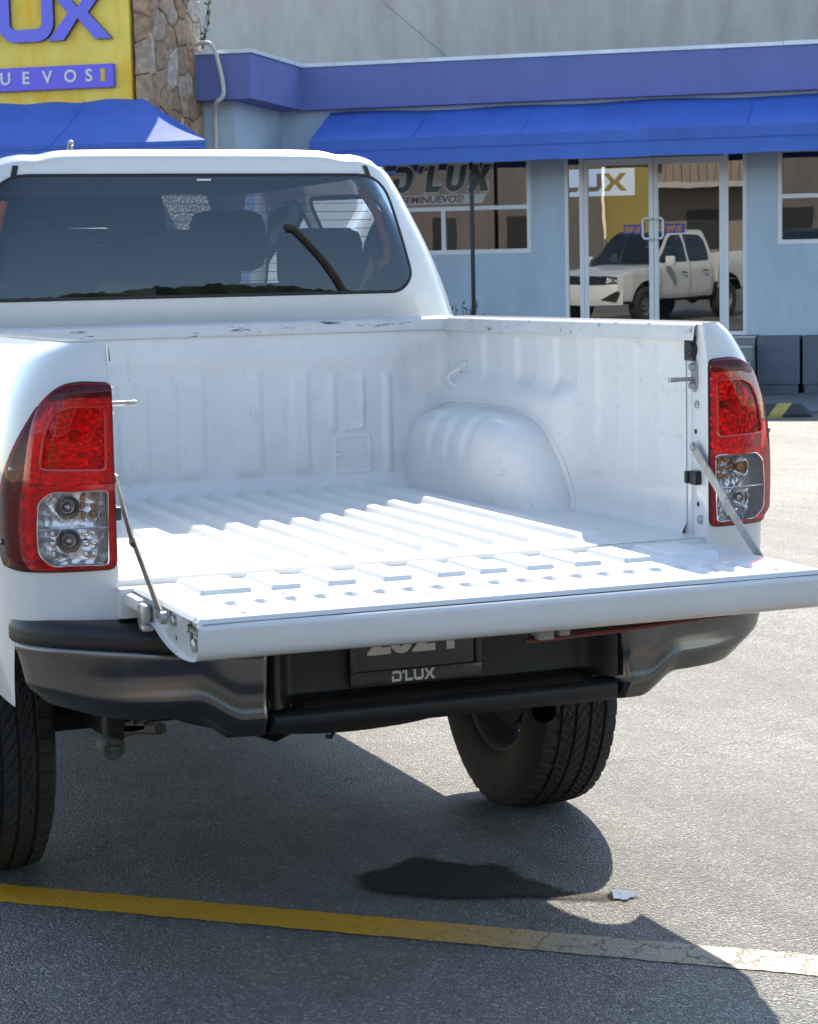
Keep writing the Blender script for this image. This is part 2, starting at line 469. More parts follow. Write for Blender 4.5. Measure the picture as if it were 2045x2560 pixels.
def line_paint():
    m, nt, n, l, b = new_mat('worn_yellow_paint')
    tc = n.new('ShaderNodeTexCoord')
    sx = n.new('ShaderNodeSeparateXYZ'); l.new(tc.outputs['Object'], sx.inputs[0])
    nz = n.new('ShaderNodeTexNoise'); nz.inputs['Scale'].default_value = 3.5; nz.inputs['Detail'].default_value = 6; l.new(tc.outputs['Object'], nz.inputs['Vector'])
    # faded further along the stripe
    ma = n.new('ShaderNodeMath'); ma.operation = 'MULTIPLY_ADD'; ma.inputs[1].default_value = .55; l.new(nz.outputs['Fac'], ma.inputs[0]); l.new(sx.outputs[0], ma.inputs[2])
    mr = n.new('ShaderNodeMapRange'); mr.inputs['From Min'].default_value = 1.28; mr.inputs['From Max'].default_value = 1.72; l.new(ma.outputs[0], mr.inputs['Value'])
    n3 = n.new('ShaderNodeTexNoise'); n3.inputs['Scale'].default_value = 22; n3.inputs['Detail'].default_value = 8; n3.inputs['Roughness'].default_value = .7; l.new(tc.outputs['Object'], n3.inputs['Vector'])
    ye = n.new('ShaderNodeMix'); ye.data_type = 'RGBA'; ye.inputs['A'].default_value = (.70, .31, .008, 1); ye.inputs['B'].default_value = (.84, .43, .03, 1); l.new(n3.outputs['Fac'], ye.inputs['Factor'])
    fd = n.new('ShaderNodeMix'); fd.data_type = 'RGBA'; fd.inputs['B'].default_value = (.36, .30, .22, 1); l.new(ye.outputs['Result'], fd.inputs['A']); l.new(mr.outputs[0], fd.inputs['Factor'])
    # wear-through spots and cracks
    ws = n.new('ShaderNodeMapRange'); ws.inputs['From Min'].default_value = .6; ws.inputs['From Max'].default_value = .68; ws.inputs['To Max'].default_value = .75; l.new(n3.outputs['Fac'], ws.inputs['Value'])
    vo = n.new('ShaderNodeTexVoronoi'); vo.feature = 'DISTANCE_TO_EDGE'; vo.inputs['Scale'].default_value = 9
    wv = n.new('ShaderNodeVectorMath'); wv.operation = 'MULTIPLY_ADD'; wv.inputs[1].default_value = (.12, .12, 0); l.new(n3.outputs['Color'], wv.inputs[0]); l.new(tc.outputs['Object'], wv.inputs[2])
    l.new(wv.outputs[0], vo.inputs['Vector'])
    ck = n.new('ShaderNodeMapRange'); ck.inputs['From Min'].default_value = .012; ck.inputs['From Max'].default_value = .03; ck.inputs['To Min'].default_value = 1; ck.inputs['To Max'].default_value = 0; l.new(vo.outputs['Distance'], ck.inputs['Value'])
    cm = n.new('ShaderNodeMath'); cm.operation = 'MULTIPLY'; l.new(ck.outputs[0], cm.inputs[0]); l.new(mr.outputs[0], cm.inputs[1])
    mxx = n.new('ShaderNodeMath'); mxx.operation = 'MAXIMUM'; l.new(cm.outputs[0], mxx.inputs[0]); l.new(ws.outputs[0], mxx.inputs[1])
    fin = n.new('ShaderNodeMix'); fin.data_type = 'RGBA'; fin.inputs['B'].default_value = (.075, .073, .07, 1); l.new(fd.outputs['Result'], fin.inputs['A']); l.new(mxx.outputs[0], fin.inputs['Factor'])
    l.new(fin.outputs['Result'], b.inputs['Base Color']); b.inputs['Roughness'].default_value = .6
    v = n.new('ShaderNodeTexVoronoi'); v.inputs['Scale'].default_value = 125; l.new(tc.outputs['Object'], v.inputs['Vector'])
    bp = n.new('ShaderNodeBump'); bp.inputs['Strength'].default_value = .45; bp.inputs['Distance'].default_value = .005; bp.invert = True
    sb = n.new('ShaderNodeMath'); sb.operation = 'ADD'; l.new(v.outputs['Distance'], sb.inputs[0]); l.new(mxx.outputs[0], sb.inputs[1])
    l.new(sb.outputs[0], bp.inputs['Height']); l.new(bp.outputs[0], b.inputs['Normal'])
    return m
M['line'] = line_paint()
# yellow bay line: runs past the bumper, parallel to the shop front
LA, LB = Vector((-.79, .886, 0)), Vector((.70, -.42, 0))
ldir = (LB - LA).normalized(); lnorm = Vector((-ldir.y, ldir.x, 0))
def linefn(a, b):
    s = -2.2 + 6.2 * a
    w = (b - .5) * 2
    j = .0016 * sin(s * 37 + w * 3) + .0014 * sin(s * 91 + 2 * w) + .0012 * sin(s * 163)
    return (s, w * .066 + (j * w if abs(w) > .9 else 0), 0)
ln = MB().grid(420, 5, linefn).build('bay_line', 'line', smooth=False)
ln.location = LA + ldir * 0 + Vector((0, 0, .002)); ln.rotation_euler = (0, 0, atan2(ldir.y, ldir.x))
tag(ln, 'worn yellow parking line fading to white', 'line', kind='structure')

def wet_mat(name, rough, col, feather):
    m, nt, n, l, b = new_mat(name)
    b.inputs['Base Color'].default_value = (*col, 1); b.inputs['Roughness'].default_value = rough
    tc = n.new('ShaderNodeTexCoord')
    if feather: b.inputs['Specular IOR Level'].default_value = .18
    if feather:
        v = n.new('ShaderNodeTexVoronoi'); v.inputs['Scale'].default_value = 165; l.new(tc.outputs['Object'], v.inputs['Vector'])
        bp = n.new('ShaderNodeBump'); bp.inputs['Strength'].default_value = .7; bp.inputs['Distance'].default_value = .008; bp.invert = True
        l.new(v.outputs['Distance'], bp.inputs['Height']); l.new(bp.outputs[0], b.inputs['Normal'])
        sp = n.new('ShaderNodeSeparateColor'); l.new(v.outputs['Color'], sp.inputs[0])
        cr = n.new('ShaderNodeMapRange'); cr.inputs['From Min'].default_value = .75; cr.inputs['From Max'].default_value = 1; l.new(sp.outputs[0], cr.inputs['Value'])
        cm = n.new('ShaderNodeMix'); cm.data_type = 'RGBA'; cm.inputs['A'].default_value = (*col, 1); cm.inputs['B'].default_value = (.06, .052, .046, 1); l.new(cr.outputs[0], cm.inputs['Factor']); l.new(cm.outputs['Result'], b.inputs['Base Color'])
    at = n.new('ShaderNodeAttribute'); at.attribute_name = 'edge'
    nz = n.new('ShaderNodeTexNoise'); nz.inputs['Scale'].default_value = 34 if feather else 60; nz.inputs['Detail'].default_value = 7; nz.inputs['Roughness'].default_value = .75; l.new(tc.outputs['Object'], nz.inputs['Vector'])
    ad = n.new('ShaderNodeMath'); ad.operation = 'MULTIPLY_ADD'; ad.inputs[1].default_value = 1.0 if feather else 3.2; l.new(nz.outputs['Fac'], ad.inputs[0]); l.new(at.outputs['Fac'], ad.inputs[2])
    mr = n.new('ShaderNodeMapRange'); mr.interpolation_type = 'SMOOTHSTEP'
    mr.inputs['From Min'].default_value = .45 if feather else 1.75; mr.inputs['From Max'].default_value = 1.30 if feather else 2.5; l.new(ad.outputs[0], mr.inputs['Value'])
    tr = n.new('ShaderNodeBsdfTransparent'); mx = n.new('ShaderNodeMixShader')
    l.new(mr.outputs[0], mx.inputs[0]); l.new(tr.outputs[0], mx.inputs[1]); l.new(b.outputs[0], mx.inputs[2]); l.new(mx.outputs[0], n['Material Output'].inputs['Surface'])
    return m
M['wet'] = wet_mat('wet_asphalt', .6, (.036, .027, .022), True)
M['water'] = wet_mat('standing_water', .015, (.03, .03, .032), False)
def blob(name, pts, mat, z, amp, seed, label):
    sm = smooth_tab([(*p,) for p in pts + [pts[0]]], 200)[:-1]
    k_ = .060 if mat == 'wet' else .016
    mar = .026 if mat == 'wet' else .008
    x0, x1 = min(p[0] for p in sm) - mar, max(p[0] for p in sm) + mar; y0, y1 = min(p[1] for p in sm) - mar, max(p[1] for p in sm) + mar
    st_ = .008 if mat == 'wet' else .0025
    nu, nv = int((x1 - x0) / st_) + 2, int((y1 - y0) / st_) + 2
    vs = []; ed = []; fs = []
    for j in range(nv):
        for i in range(nu):
            x, y = x0 + (x1 - x0) * i / (nu - 1), y0 + (y1 - y0) * j / (nv - 1)
            d = nearest(x, y, sm)[0]; d = d if pip(x, y, sm) else -d
            vs.append((x, y, z)); ed.append(max(-1, min(1, (d + mar * .6) / k_)))
    for j in range(nv - 1):
        for i in range(nu - 1):
            q = (j * nu + i, j * nu + i + 1, (j + 1) * nu + i + 1, (j + 1) * nu + i)
            if max(ed[k] for k in q) > -.5: fs.append(q)
    me = bpy.data.meshes.new(name); me.from_pydata(vs, [], fs); me.update(); me.materials.append(M[mat])
    at = me.attributes.new('edge', 'FLOAT', 'POINT')
    for i, e in enumerate(ed): at.data[i].value = e
    o = bpy.data.objects.new(name, me); COL.objects.link(o)
    tag(o, label, 'puddle', kind='structure'); return o
blob('wet_patch', [(0.039, 0.625), (0.08, 0.661), (0.131, 0.664), (0.196, 0.714), (0.25, 0.736), (0.299, 0.664), (0.352, 0.605), (0.414, 0.57), (0.413, 0.453), (0.441, 0.377), (0.455, 0.299), (0.509, 0.256), (0.543, 0.223), (0.516, 0.189), (0.46, 0.207), (0.413, 0.238), (0.34, 0.294), (0.212, 0.338), (0.135, 0.388), (0.1, 0.422), (0.046, 0.474), (0.025, 0.532)], 'wet', .0035, .016, 4, 'dark wet stain on the asphalt under the tailgate')
blob('water_puddle', [(0.535, 0.244), (0.571, 0.252), (0.588, 0.236), (0.596, 0.214), (0.6, 0.187), (0.576, 0.177), (0.552, 0.167), (0.525, 0.188), (0.518, 0.204)], 'water', .005, .05, 8, 'small bright puddle of water at the end of the wet stain')

# ================================================================== PICKUP TRUCK
truck = empty('pickup_truck')
tag(truck, 'white double cab pickup truck with its tailgate lowered', 'pickup truck')
T = truck

# ---- quarter panel surface (x outward, y forward)
QB = smooth_tab([(.68, 0.), (.72, .003), (.76, .010), (.80, .022), (.838, .043), (.866, .075), (.883, .118), (.892, .175), (.895, .25)], 48)
QB += [(.895, .25 + 1.26 * i / 30) for i in range(1, 31)]
QC = [0.]
for _a, _b in zip(QB, QB[1:]): QC.append(QC[-1] + hypot(_b[0] - _a[0], _b[1] - _a[1]))
QX = list(zip(QC, [b[0] for b in QB])); QY = list(zip(QC, [b[1] for b in QB]))
XO = smooth_tab([(.45, .845), (.6, .870), (.75, .884), (.9, .892), (1.0, .896), (1.1, .891), (1.2, .871), (1.26, .850), (1.32, .815), (1.345, .79), (1.356, .77)], 60)
def qsurf(p, z, side=1, off=0.):
    x = interp(p, QX); y = interp(p, QY)
    k = (interp(z, XO) - .68) / .215
    y0 = interp(z, [(1.27, 0), (1.354, .023)])
    # plan normal
    e = .004
    x2 = interp(p + e, QX); y2 = interp(p + e, QY)
    dx, dy = (x2 - x) * k, y2 - y; L = hypot(dx, dy) or 1
    return (side * (.68 + (x - .68) * k + off * dy / L), y + y0 - off * dx / L, z)
LAMP = [(.003, 1.273), (.08, 1.277), (.125, 1.272), (.155, 1.253), (.175, 1.223), (.20, 1.168), (.222, 1.12), (.262, 1.045), (.285, .975), (.278, .925), (.262, .905), (.20, .899), (.12, .899), (.003, .900)]
LAMP_O = dens(rounded(LAMP, .016, 3), .012)
def plen(y): return QC[48] + (y - .25)
PMAX = QC[-1]
ARCH_Y, ARCH_Z, ARCH_R = 1.15, .40, .53
def arch_poly(cy, pfun=plen, lowz=.3):
    pts = []
    for i in range(41):
        a = pi * i / 40
        pts.append((pfun(cy + ARCH_R * cos(a)), ARCH_Z + ARCH_R * .98 * sin(a)))
    return pts + [(pfun(cy - ARCH_R), lowz), (pfun(cy + ARCH_R), lowz)]
us = lin(0, .42, 43) + lin(.42, PMAX, 80)[1:]
vs = lin(.60, 1.356, 76)
for side in (1, -1):
    mb = holed(us, vs, lambda p, z: qsurf(p, z, side), [LAMP_O, arch_poly(ARCH_Y), dens([(-.05, .5), (.36, .5), (.30, .62), (.265, .72), (.245, .775), (-.05, .775)], .03)])
    mb.build('quarter_panel', 'paint', T, angle=50)
    # wheel arch inner lip and liner
    mb = MB()
    def lip(a, b):
        an = .15 + 1.9 * a
        r = ARCH_R + .004 - .03 * min(1, b * 6)
        yy = ARCH_Y + r * cos(an); zz = ARCH_Z + r * .98 * sin(an)
        x = min(.888, interp(max(.62, zz), XO) - .004) - .22 * max(0, b - .1)
        return (side * x, yy, zz)
    mb.grid(41, 8, lip); mb.build('wheel_arch_liner', 'under', T)

# ---- bed: floor, walls, rails
FZ = .872
RIDGES = [-.435, -.303, -.217, -.130, -.0435, .0435, .130, .217, .303, .435]
def floor_h(x, y):
    h = 0
    for r in RIDGES:
        w = .022 if abs(r) < .4 else .035
        h = max(h, band(r - w, r + w, .0085, x))
    h *= sstep(.085, .125, y)
    return .017 * h
def floor_fn(a, b):
    x = -.69 + 1.38 * a; y = .018 + 1.50 * b
    return (x, y, FZ + floor_h(x, y))
mb = MB()
xsn = 330; ysn = 80
def floor_y(b):   # finer rows at the rear
    return b ** 1.5
mb.grid(xsn, ysn, lambda a, b: floor_fn(a, floor_y(b)))
bf = mb.build('bed_floor', 'bed', T, angle=60)
MB().box(-.69, .69, .0145, .0185, .81, FZ - .0008).box(-.685, .685, -.030, .014, .80, FZ - .012).build('bed_sill', 'bed', T)

FWY = 1.508
def front_h(x, z):
    zt = 1.212
    h = 0
    for a, b in ((-.62, -.54), (-.46, -.38), (-.30, -.216), (-.134, -.056), (.028, .110), (.199, .25)):
        h = max(h, band(a, b, .010, x) * band(.925, zt, .02, z))
    # ribbed field with a notch at the right, access cover below
    h = max(h, .8 * band(.312, .332, .007, x) * band(1.04, 1.205, .012, z))
    h = max(h, band(.404, .418, .006, x) * band(1.045, 1.195, .012, z))
    h = max(h, band(.352, .412, .012, x) * band(1.040, 1.052, .006, z) * .7)
    h = max(h, band(.478, .50, .007, x) * band(.915, 1.198, .012, z))
    cov = band(.326, .436, .004, x) * band(.918, 1.025, .004, z) - band(.331, .431, .004, x) * band(.923, 1.020, .004, z)
    return -.010 * h - .006 * max(0, cov)
def front_fn(a, b):
    x = -.70 + 1.40 * a; z = FZ - .01 + (1.318 - FZ + .01) * b
    y = FWY + front_h(x, z) - .035 * sstep(.05, 0, z - FZ) * (1 - sstep(.02, .0, z - FZ) * 0) - .010 * band(1.23, 1.33, .03, z)
    y += .012 * band(.54, .66, .03, x) * band(1.12, 1.27, .03, z)
    return (x, y, z)
MB().grid(300, 110, front_fn).build('bed_front_wall', 'bedfront', T, angle=60)
for x in (.337, .429):
    MB().lathe([(-.004, 0.), (-.004, .006), (-.0015, .0085), (.0005, .0085)], 14, 'Y', (x, FWY - .0035, .972)).build('cover_screw', 'bed', T)
# headboard flange under the cab
def hb(a, b):
    x = -.70 + 1.40 * a
    pr = [(FWY + .02, 1.357), (FWY - .002, 1.356), (FWY - .012, 1.350), (FWY - .014, 1.345), (FWY - .018, 1.322), (FWY - .016, 1.318), (FWY - .002, 1.316)]
    i = b * (len(pr) - 1); k = min(int(i), len(pr) - 2); t = i - k
    return (x, pr[k][0] * (1 - t) + pr[k + 1][0] * t, pr[k][1] * (1 - t) + pr[k + 1][1] * t)
MB().grid(60, 13, hb).build('headboard_flange', 'flange_x', T)

RIBS = ((1.164, 1.267, 1.19, .9), (.926, 1.043, 1.19, 1.0), (.685, .803, 1.185, 1.0), (.463, .563, 1.06, .8), (.257, .358, .99, .45))
def wall_x(y, z):
    x = .685
    h = 0
    for a, b, zb, am in RIBS:
        yy = y
        h = max(h, am * band(a, b, .013, yy) * sstep(zb - .03, zb + .03, z) * (1 - sstep(1.302, 1.313, z)))
    x += .011 * h
    # shoulder above wheel housing
    s = band(.72, 1.60, .05, y) * (1 - sstep(1.13, 1.205, z))
    x -= .030 * s
    x -= .012 * (1 - sstep(FZ, FZ + .03, z))
    return x
for side in (1, -1):
    y0 = .108
    MB().grid(260, 90, lambda a, b: (side * wall_x(y0 + (1.515 - y0) * a, FZ - .006 + (1.318 - FZ + .006) * b), y0 + (1.515 - y0) * a, FZ - .006 + (1.318 - FZ + .006) * b)).build('bed_side_wall', 'bed', T, angle=60)
    # folded flange and rail cap
    pr = [(.700, 1.316), (.672, 1.3165), (.6695, 1.320), (.6735, 1.345), (.677, 1.3515), (.684, 1.3545), (.715, 1.357), (.745, 1.3575), (.762, 1.3565), (.772, 1.3545)]
    pr = smooth_tab(pr, 40)
    for nm, i0, i1, mt in (('bed_rail_flange', 0, 18, 'flange'), ('bed_rail', 18, len(pr) - 1, 'paint')):
        sub = pr[i0:i1 + 1]
        def rail(a, b):
            k = min(int(b * (len(sub) - 1) + 1e-6), len(sub) - 1)
            x, z = sub[k]
            kk = (interp(min(z, 1.356), XO) - .68) / .215
            ys = .045 if nm == 'bed_rail_flange' else .0235 + interp(.68 + max(0, x - .68) / kk, [(q[0], q[1]) for q in QB[:49]]) * (1 if x > .685 else 0)
            y = ys + (1.5095 - ys) * a
            return (side * x, y, z)
        MB().grid(40, len(sub), rail).build(nm, mt, T, angle=50)
    # rear post
    jp = [(.6855, .118), (.6865, .112), (.6885, .104), (.6885, .088), (.686, .080), (.6835, .074), (.681, .05), (.680, .012), (.681, .003), (.684, 0.0)]
    def jamb(a, b):
        i = a * (len(jp) - 1); k = min(int(i), len(jp) - 2); t = i - k
        x = jp[k][0] * (1 - t) + jp[k + 1][0] * t; y = jp[k][1] * (1 - t) + jp[k + 1][1] * t
        z = .835 + (1.353 - .835) * b
        y += interp(z, [(1.27, 0), (1.354, .020)]) * (1 if a > .3 else 0)
        return (side * x, y, z)
    post = MB().grid(28, 30, jamb).build('rear_post', 'paint', T, angle=40)
    def disc(y, z, r, h, mat, nm, x=.681):
        o = MB().lathe([(0, r), (-h * .7, r), (-h, r * .75), (-h, 0.0001)], 16, 'X', (0, 0, 0)).build(nm, mat, post)
        o.location = (side * x, y, z)
        if side < 0: o.rotation_euler = (0, 0, pi)
        return o
    # top latch bracket, striker, stoppers, holes
    mb = MB(); mb.box(-.012, .004, -.022, .020, -.026, .030, .004); mb.lathe([(-.018, .001), (-.018, .016), (-.006, .018), (.002, .018)], 16, 'X', (0, -.012, 0))
    o = mb.build('latch_bracket', 'black', post); o.location = (side * .684, .075, 1.296); o.rotation_euler = (0, 0, 0 if side > 0 else pi)
    mb = MB(); poly = [(.017 * cos(t) * (1 - .25 * abs(cos(t))), .036 * sin(t)) for t in [2 * pi * i / 24 for i in range(24)]]
    mb.prism(poly, lambda a, b, h: (h, a, b), 0, -.005)
    st = mb.build('striker_plate', 'steel', post); st.location = (side * .681, .056, 1.236); st.rotation_euler = (0, 0, 0 if side > 0 else pi)
    for dz in (-.021, .021):
        disc(.056, 1.236 + dz, .0085, .012, 'steel', 'striker_bolt', .677)
    mb = MB().tube([(0, 0, 0), (-.022, 0, 0), (-.045, .004, 0)], [.005, .005, .005], 10); mb.box(-.062, -.040, -.004, .010, -.0055, .0055, .002)
    o = mb.build('striker_pin', 'steel', post); o.location = (side * .679, .060, 1.229)
    if side < 0: o.rotation_euler = (0, 0, pi)
    disc(.047, 1.172, .0085, .006, 'steel', 'plug')
    disc(.056, 1.110, .006, .0012, 'black', 'hole')
    disc(.046, .945, .006, .0012, 'black', 'hole')
    disc(.036, .911, .010, .006, 'steel', 'plug')
    mb = MB().box(-.016, 0, -.030, .002, -.016, .016, .003); mb.box(-.020, -.004, .004, .018, -.014, .014, .003)
    o = mb.build('rubber_stopper', 'black', post); o.location = (side * .681, .060, 1.006)
    if side < 0: o.rotation_euler = (0, 0, pi); o.location.y = .048
    # tie-down hook on the front corner
    if side > 0:
        mb = MB().tube([(.684, 1.40, 1.212), (.672, 1.412, 1.205), (.655, 1.43, 1.192), (.650, 1.436, 1.18), (.655, 1.43, 1.168), (.672, 1.412, 1.155), (.684, 1.40, 1.148)], .0062, 8)
        for z in (1.216, 1.144): mb.box(.676, .686, 1.378, 1.408, z - .014, z + .014, .003); mb.lathe([(-.008, .001), (-.008, .007), (.0, .008)], 10, 'X', (.678, 1.392, z))
        mb.build('tie_down_hook', 'bed', T)
        MB().tube([(.690, 1.468, 1.30), (.689, 1.455, 1.262), (.687, 1.432, 1.235), (.684, 1.425, 1.20), (.683, 1.425, 1.07)], .0035, 6).build('corner_weld_seam', 'bed', T)
# ---- wheel housings in the bed
for side in (1, -1):
    cy, ay, top = 1.185, .445, 1.108
    def outline(ph):
        # ph 0..pi from rear to front, z from floor to top
        c, s = cos(ph), sin(ph)
        n_ = 3.9
        r = (abs(c) ** n_ + abs(s) ** n_) ** (-1 / n_)
        return -r * c, r * s
    def arch(a, b):
        ph = pi * (.0 + 1.0 * a)
        oy, oz = outline(ph)
        # b: 1 at the wall, 0 at the crown of the inner face
        rho = sin(b * pi / 2) ** .80
        d = (1 - rho ** 6.0) ** (1 / 2.5) if rho < 1 else 0
        yy = cy + (ay + .055 * (1 - oz) ** 2) * oy * rho; zz = FZ - .01 + (top - FZ + .01) * oz * rho
        x = .680 - .146 * d
        # pressed flutes on the upper front shoulder
        fl = 0
        for q in (1.06, 1.18, 1.30): fl = max(fl, band(q - .028, q + .028, .012, yy))
        x += .009 * fl * sstep(.955, 1.01, zz) * (1 - sstep(.90, .98, rho)) * sstep(.3, .55, rho)
        zz -= .008 * fl * sstep(.955, 1.01, zz) * (1 - sstep(.9, .98, rho)) * sstep(.3, .55, rho)
        return (side * x, yy, zz)
    MB().grid(150, 60, arch).build('wheel_housing', 'bed', T, angle=60)
    def seam(i):
        ph = pi * i / 60; oy, oz = outline(ph); yy = cy + (ay + .012 + .055 * (1 - oz) ** 2) * oy; zz = FZ + (top + .012 - FZ) * oz
        return (side * (wall_x(yy, zz) - .001), yy, zz)
    MB().tube([seam(i) for i in range(61)], .0028, 6).build('housing_weld_seam', 'bed', T)

for side in (1, -1):
    MB().box(side * .775 - .10, side * .775 + .10, 1.504, 1.5115, .62, 1.345).build('sun_leak_blocker', 'paint', T, smooth=False)  # added panel: blocks sun leaking down between cab and bed
# ---- tail lamps
def lamp_window(): return rounded([(.016, 1.059), (.125, 1.060), (.149, 1.040), (.153, .985), (.153, .935), (.132, .909), (.020, .908)], .010, 3)
def lamp_bulge(p, z):
    return .006 + .012 * sstep(.02, .12, p) * (1 - sstep(.22, .285, p)) * sstep(.9, .93, z) * (1 - .7 * sstep(1.16, 1.275, z)) + .004 * band(1.065, 1.265, .01, z) * band(-.02, .17, .012, p)
for side in (1, -1):
    lab = 'red rear lamp beside the folded stay on the ' + ('right' if side > 0 else 'left')
    hous = holed(lin(0, .29, 42), lin(.895, 1.28, 56), lambda p, z: qsurf(p, z, side, -.030 if p < .17 else -.03 + .028 * sstep(.17, .2, p)), [], inside=LAMP_O).build('tail_light', 'facet', T)
    hous['label'] = lab
    WIN = lamp_window()
    SPLIT = .176
    main = rounded([(.003, 1.273), (.08, 1.277), (.125, 1.272), (.150, 1.256), (.165, 1.236), (.172, 1.20), (.174, 1.15), (.178, 1.08), (.186, 1.04), (.190, .98), (.188, .93), (.182, .899), (.12, .899), (.003, .900)], .012, 3)
    holed(lin(0, .2, 52), lin(.895, 1.28, 100), lambda p, z: qsurf(p, z, side, lamp_bulge(p, z)), [WIN, rounded([(.020, 1.228), (.100, 1.229), (.130, 1.215), (.142, 1.18), (.146, 1.105), (.020, 1.100)], .012, 3)], inside=main).build('red_lens', 'red', hous, angle=25)
    def sidepoly():
        return [q for q in LAMP_O]
    sp = [(.163, 1.243), (.175, 1.223), (.20, 1.168), (.222, 1.12), (.262, 1.045), (.285, .975), (.278, .925), (.262, .905), (.20, .899), (.182, .899), (.188, .93), (.190, .98), (.186, 1.04), (.178, 1.08), (.174, 1.15), (.170, 1.21)]
    holed(lin(.15, .29, 34), lin(.895, 1.28, 90), lambda p, z: qsurf(p, z, side, .006 + .012 * sstep(.02, .12, p) * (1 - sstep(.21, .285, p)) * sstep(.9, .93, z) * (1 - .7 * sstep(1.16, 1.275, z))), [], inside=sp).build('side_lens', 'reddeep', hous)
    holed(lin(0, .17, 40), lin(.9, 1.07, 40), lambda p, z: qsurf(p, z, side, lamp_bulge(p, z) - .001), [], inside=WIN).build('clear_lens', 'clearglass', hous)
    WD = dens(WIN, .01)
    nW = len(WD); mbz = MB()
    mbz.add([qsurf(p, z, side, lamp_bulge(p, z) - .0015) for p, z in WD] + [qsurf(p, z, side, -.027) for p, z in WD], [(i, (i + 1) % nW, nW + (i + 1) % nW, nW + i) for i in range(nW)])
    mbz.build('lamp_bezel', 'bezel', hous)
    # white line frame round the clear window
    fr = [qsurf(p, z, side, lamp_bulge(p, z) + .0005) for p, z in WIN]
    MB().tube(fr + [fr[0]], .0013, 5).build('window_trim', 'mirror', hous)
    MB().tube([qsurf(p, .985, side, lamp_bulge(p, .985) - .001) for p in lin(.018, .152, 12)], .0014, 5).build('window_divider', 'mirror', hous)
    # bowls and bulbs
    for z, mt in ((1.027, 'amber'), (.958, 'mirror')):
        c = Vector(qsurf(.098, z, side, -.024)); nrm = (Vector(qsurf(.098, z, side, 0)) - c).normalized()
        mb = MB(); mb.lathe([(.0, .008), (.002, .014), (.012, .021), (.018, .0235), (.019, .0255), (.016, .026), (-.002, .024)], 28, 'Z')
        bowl = mb.build('reflector_bowl', 'mirror', hous)
        mloc = Matrix.Translation(c) @ nrm.to_track_quat('Z', 'Y').to_matrix().to_4x4()
        bowl.matrix_basis = mloc
        mb = MB().lathe([(.0, .006), (.006, .009), (.012, .0115), (.018, .0105), (.022, .006), (.0235, .0001)], 20, 'Z')
        bl = mb.build('bulb', mt if mt == 'amber' and side > 0 else 'chrome_soft', hous); bl.matrix_basis = mloc
    rl = random.Random(21)
    back = holed(lin(0, .20, 30), lin(.9, 1.08, 30), lambda p, z: qsurf(p, z, side, -.0265 + .03 * sstep(.155, .178, p)), [], inside=[(.002, .903), (.185, .903), (.185, 1.068), (.002, 1.068)]).build('window_backing', 'facet_b', hous)
    mb = MB()
    for p in (.044, .066):
        for z in (1.044, 1.027, 1.009):
            q = qsurf(p, z, side, -.021); w_ = rl.uniform(.004, .0062); h_ = rl.uniform(.0045, .007); mb.box(q[0] - w_, q[0] + w_, q[1] - .006, q[1] + .002, z - h_, z + h_, .002)
    mb.build('amber_prisms', 'amber', hous)['kind'] = 'stuff'
    mb = MB()
    for p in (.047, .064, .134):
        for z in (.972, .952, .930):
            q = qsurf(p, z, side, -.020); w_ = rl.uniform(.004, .0065); h_ = rl.uniform(.004, .0068); mb.box(q[0] - w_, q[0] + w_, q[1] - .007, q[1] + .003, z - h_, z + h_, .0025)
    for p in lin(.019, .036, 5):
        mb.tube([qsurf(p, z, side, -.016) for z in (.912, .98, 1.056)], .0013, 4)
    mb.build('clear_prisms', 'mirror', hous)['kind'] = 'stuff'
    tb = dens(rounded([(.005, 1.246), (.105, 1.247), (.138, 1.240), (.152, 1.246), (.138, 1.262), (.118, 1.2705), (.08, 1.274), (.005, 1.270)], .004, 2), .01)
    holed(lin(0, .16, 44), lin(1.235, 1.28, 20), lambda p, z: qsurf(p, z, side, lamp_bulge(p, z) + .0012), [], inside=tb).build('sky_reflection_band', 'reddeep', hous)  # dark strip painted in for the sky's reflection on the lens top
    # upper reflector chamber: frame ridge, bulb, prisms
    up = rounded([(.020, 1.228), (.100, 1.229), (.130, 1.215), (.142, 1.18), (.146, 1.105), (.020, 1.100)], .012, 3)
    up = dens(up, .012)
    MB().tube([qsurf(p, z, side, lamp_bulge(p, z) - .001) for p, z in up + [up[0]]], .0032, 6).build('inner_frame', 'redinner', hous)
    holed(lin(0, .17, 44), lin(1.09, 1.24, 40), lambda p, z: qsurf(p, z, side, lamp_bulge(p, z) - .003), [], inside=up).build('chamber_lens', 'redchamber', hous)
    c = Vector(qsurf(.085, 1.17, side, -.026)); nrm = (Vector(qsurf(.085, 1.17, side, 0)) - c).normalized()
    b2 = MB().lathe([(0, .012), (.004, .014), (.012, .0125), (.022, .009), (.027, .004), (.028, .0001)], 18, 'Z').build('bulb', 'redinner', hous)
    b2.matrix_basis = Matrix.Translation(c) @ nrm.to_track_quat('Z', 'Y').to_matrix().to_4x4()
    mb = MB()
    for p in (.032, .122):
        for z in (1.118, 1.150, 1.182):
            q = qsurf(p, z, side, -.020); mb.box(q[0] - .006, q[0] + .006, q[1] - .006, q[1] + .004, z - .006, z + .006, .002)
    mb.build('red_prisms', 'mirror', hous)['kind'] = 'stuff'
    for p, z in ((.222, 1.105), (.262, .955)):   # clip studs on the side lens
        q = qsurf(p - .012, z, side, .016)
        MB().lathe([(-.004, .001), (-.003, .005), (.0, .007), (.003, .007)], 12, 'X', q).build('lens_stud', 'chrome_soft', hous)
    ed = [qsurf(p, z, side, .002) for p, z in LAMP_O]
    MB().tube(ed + [ed[0]], .0028, 6).build('lamp_gasket', 'seal', hous)

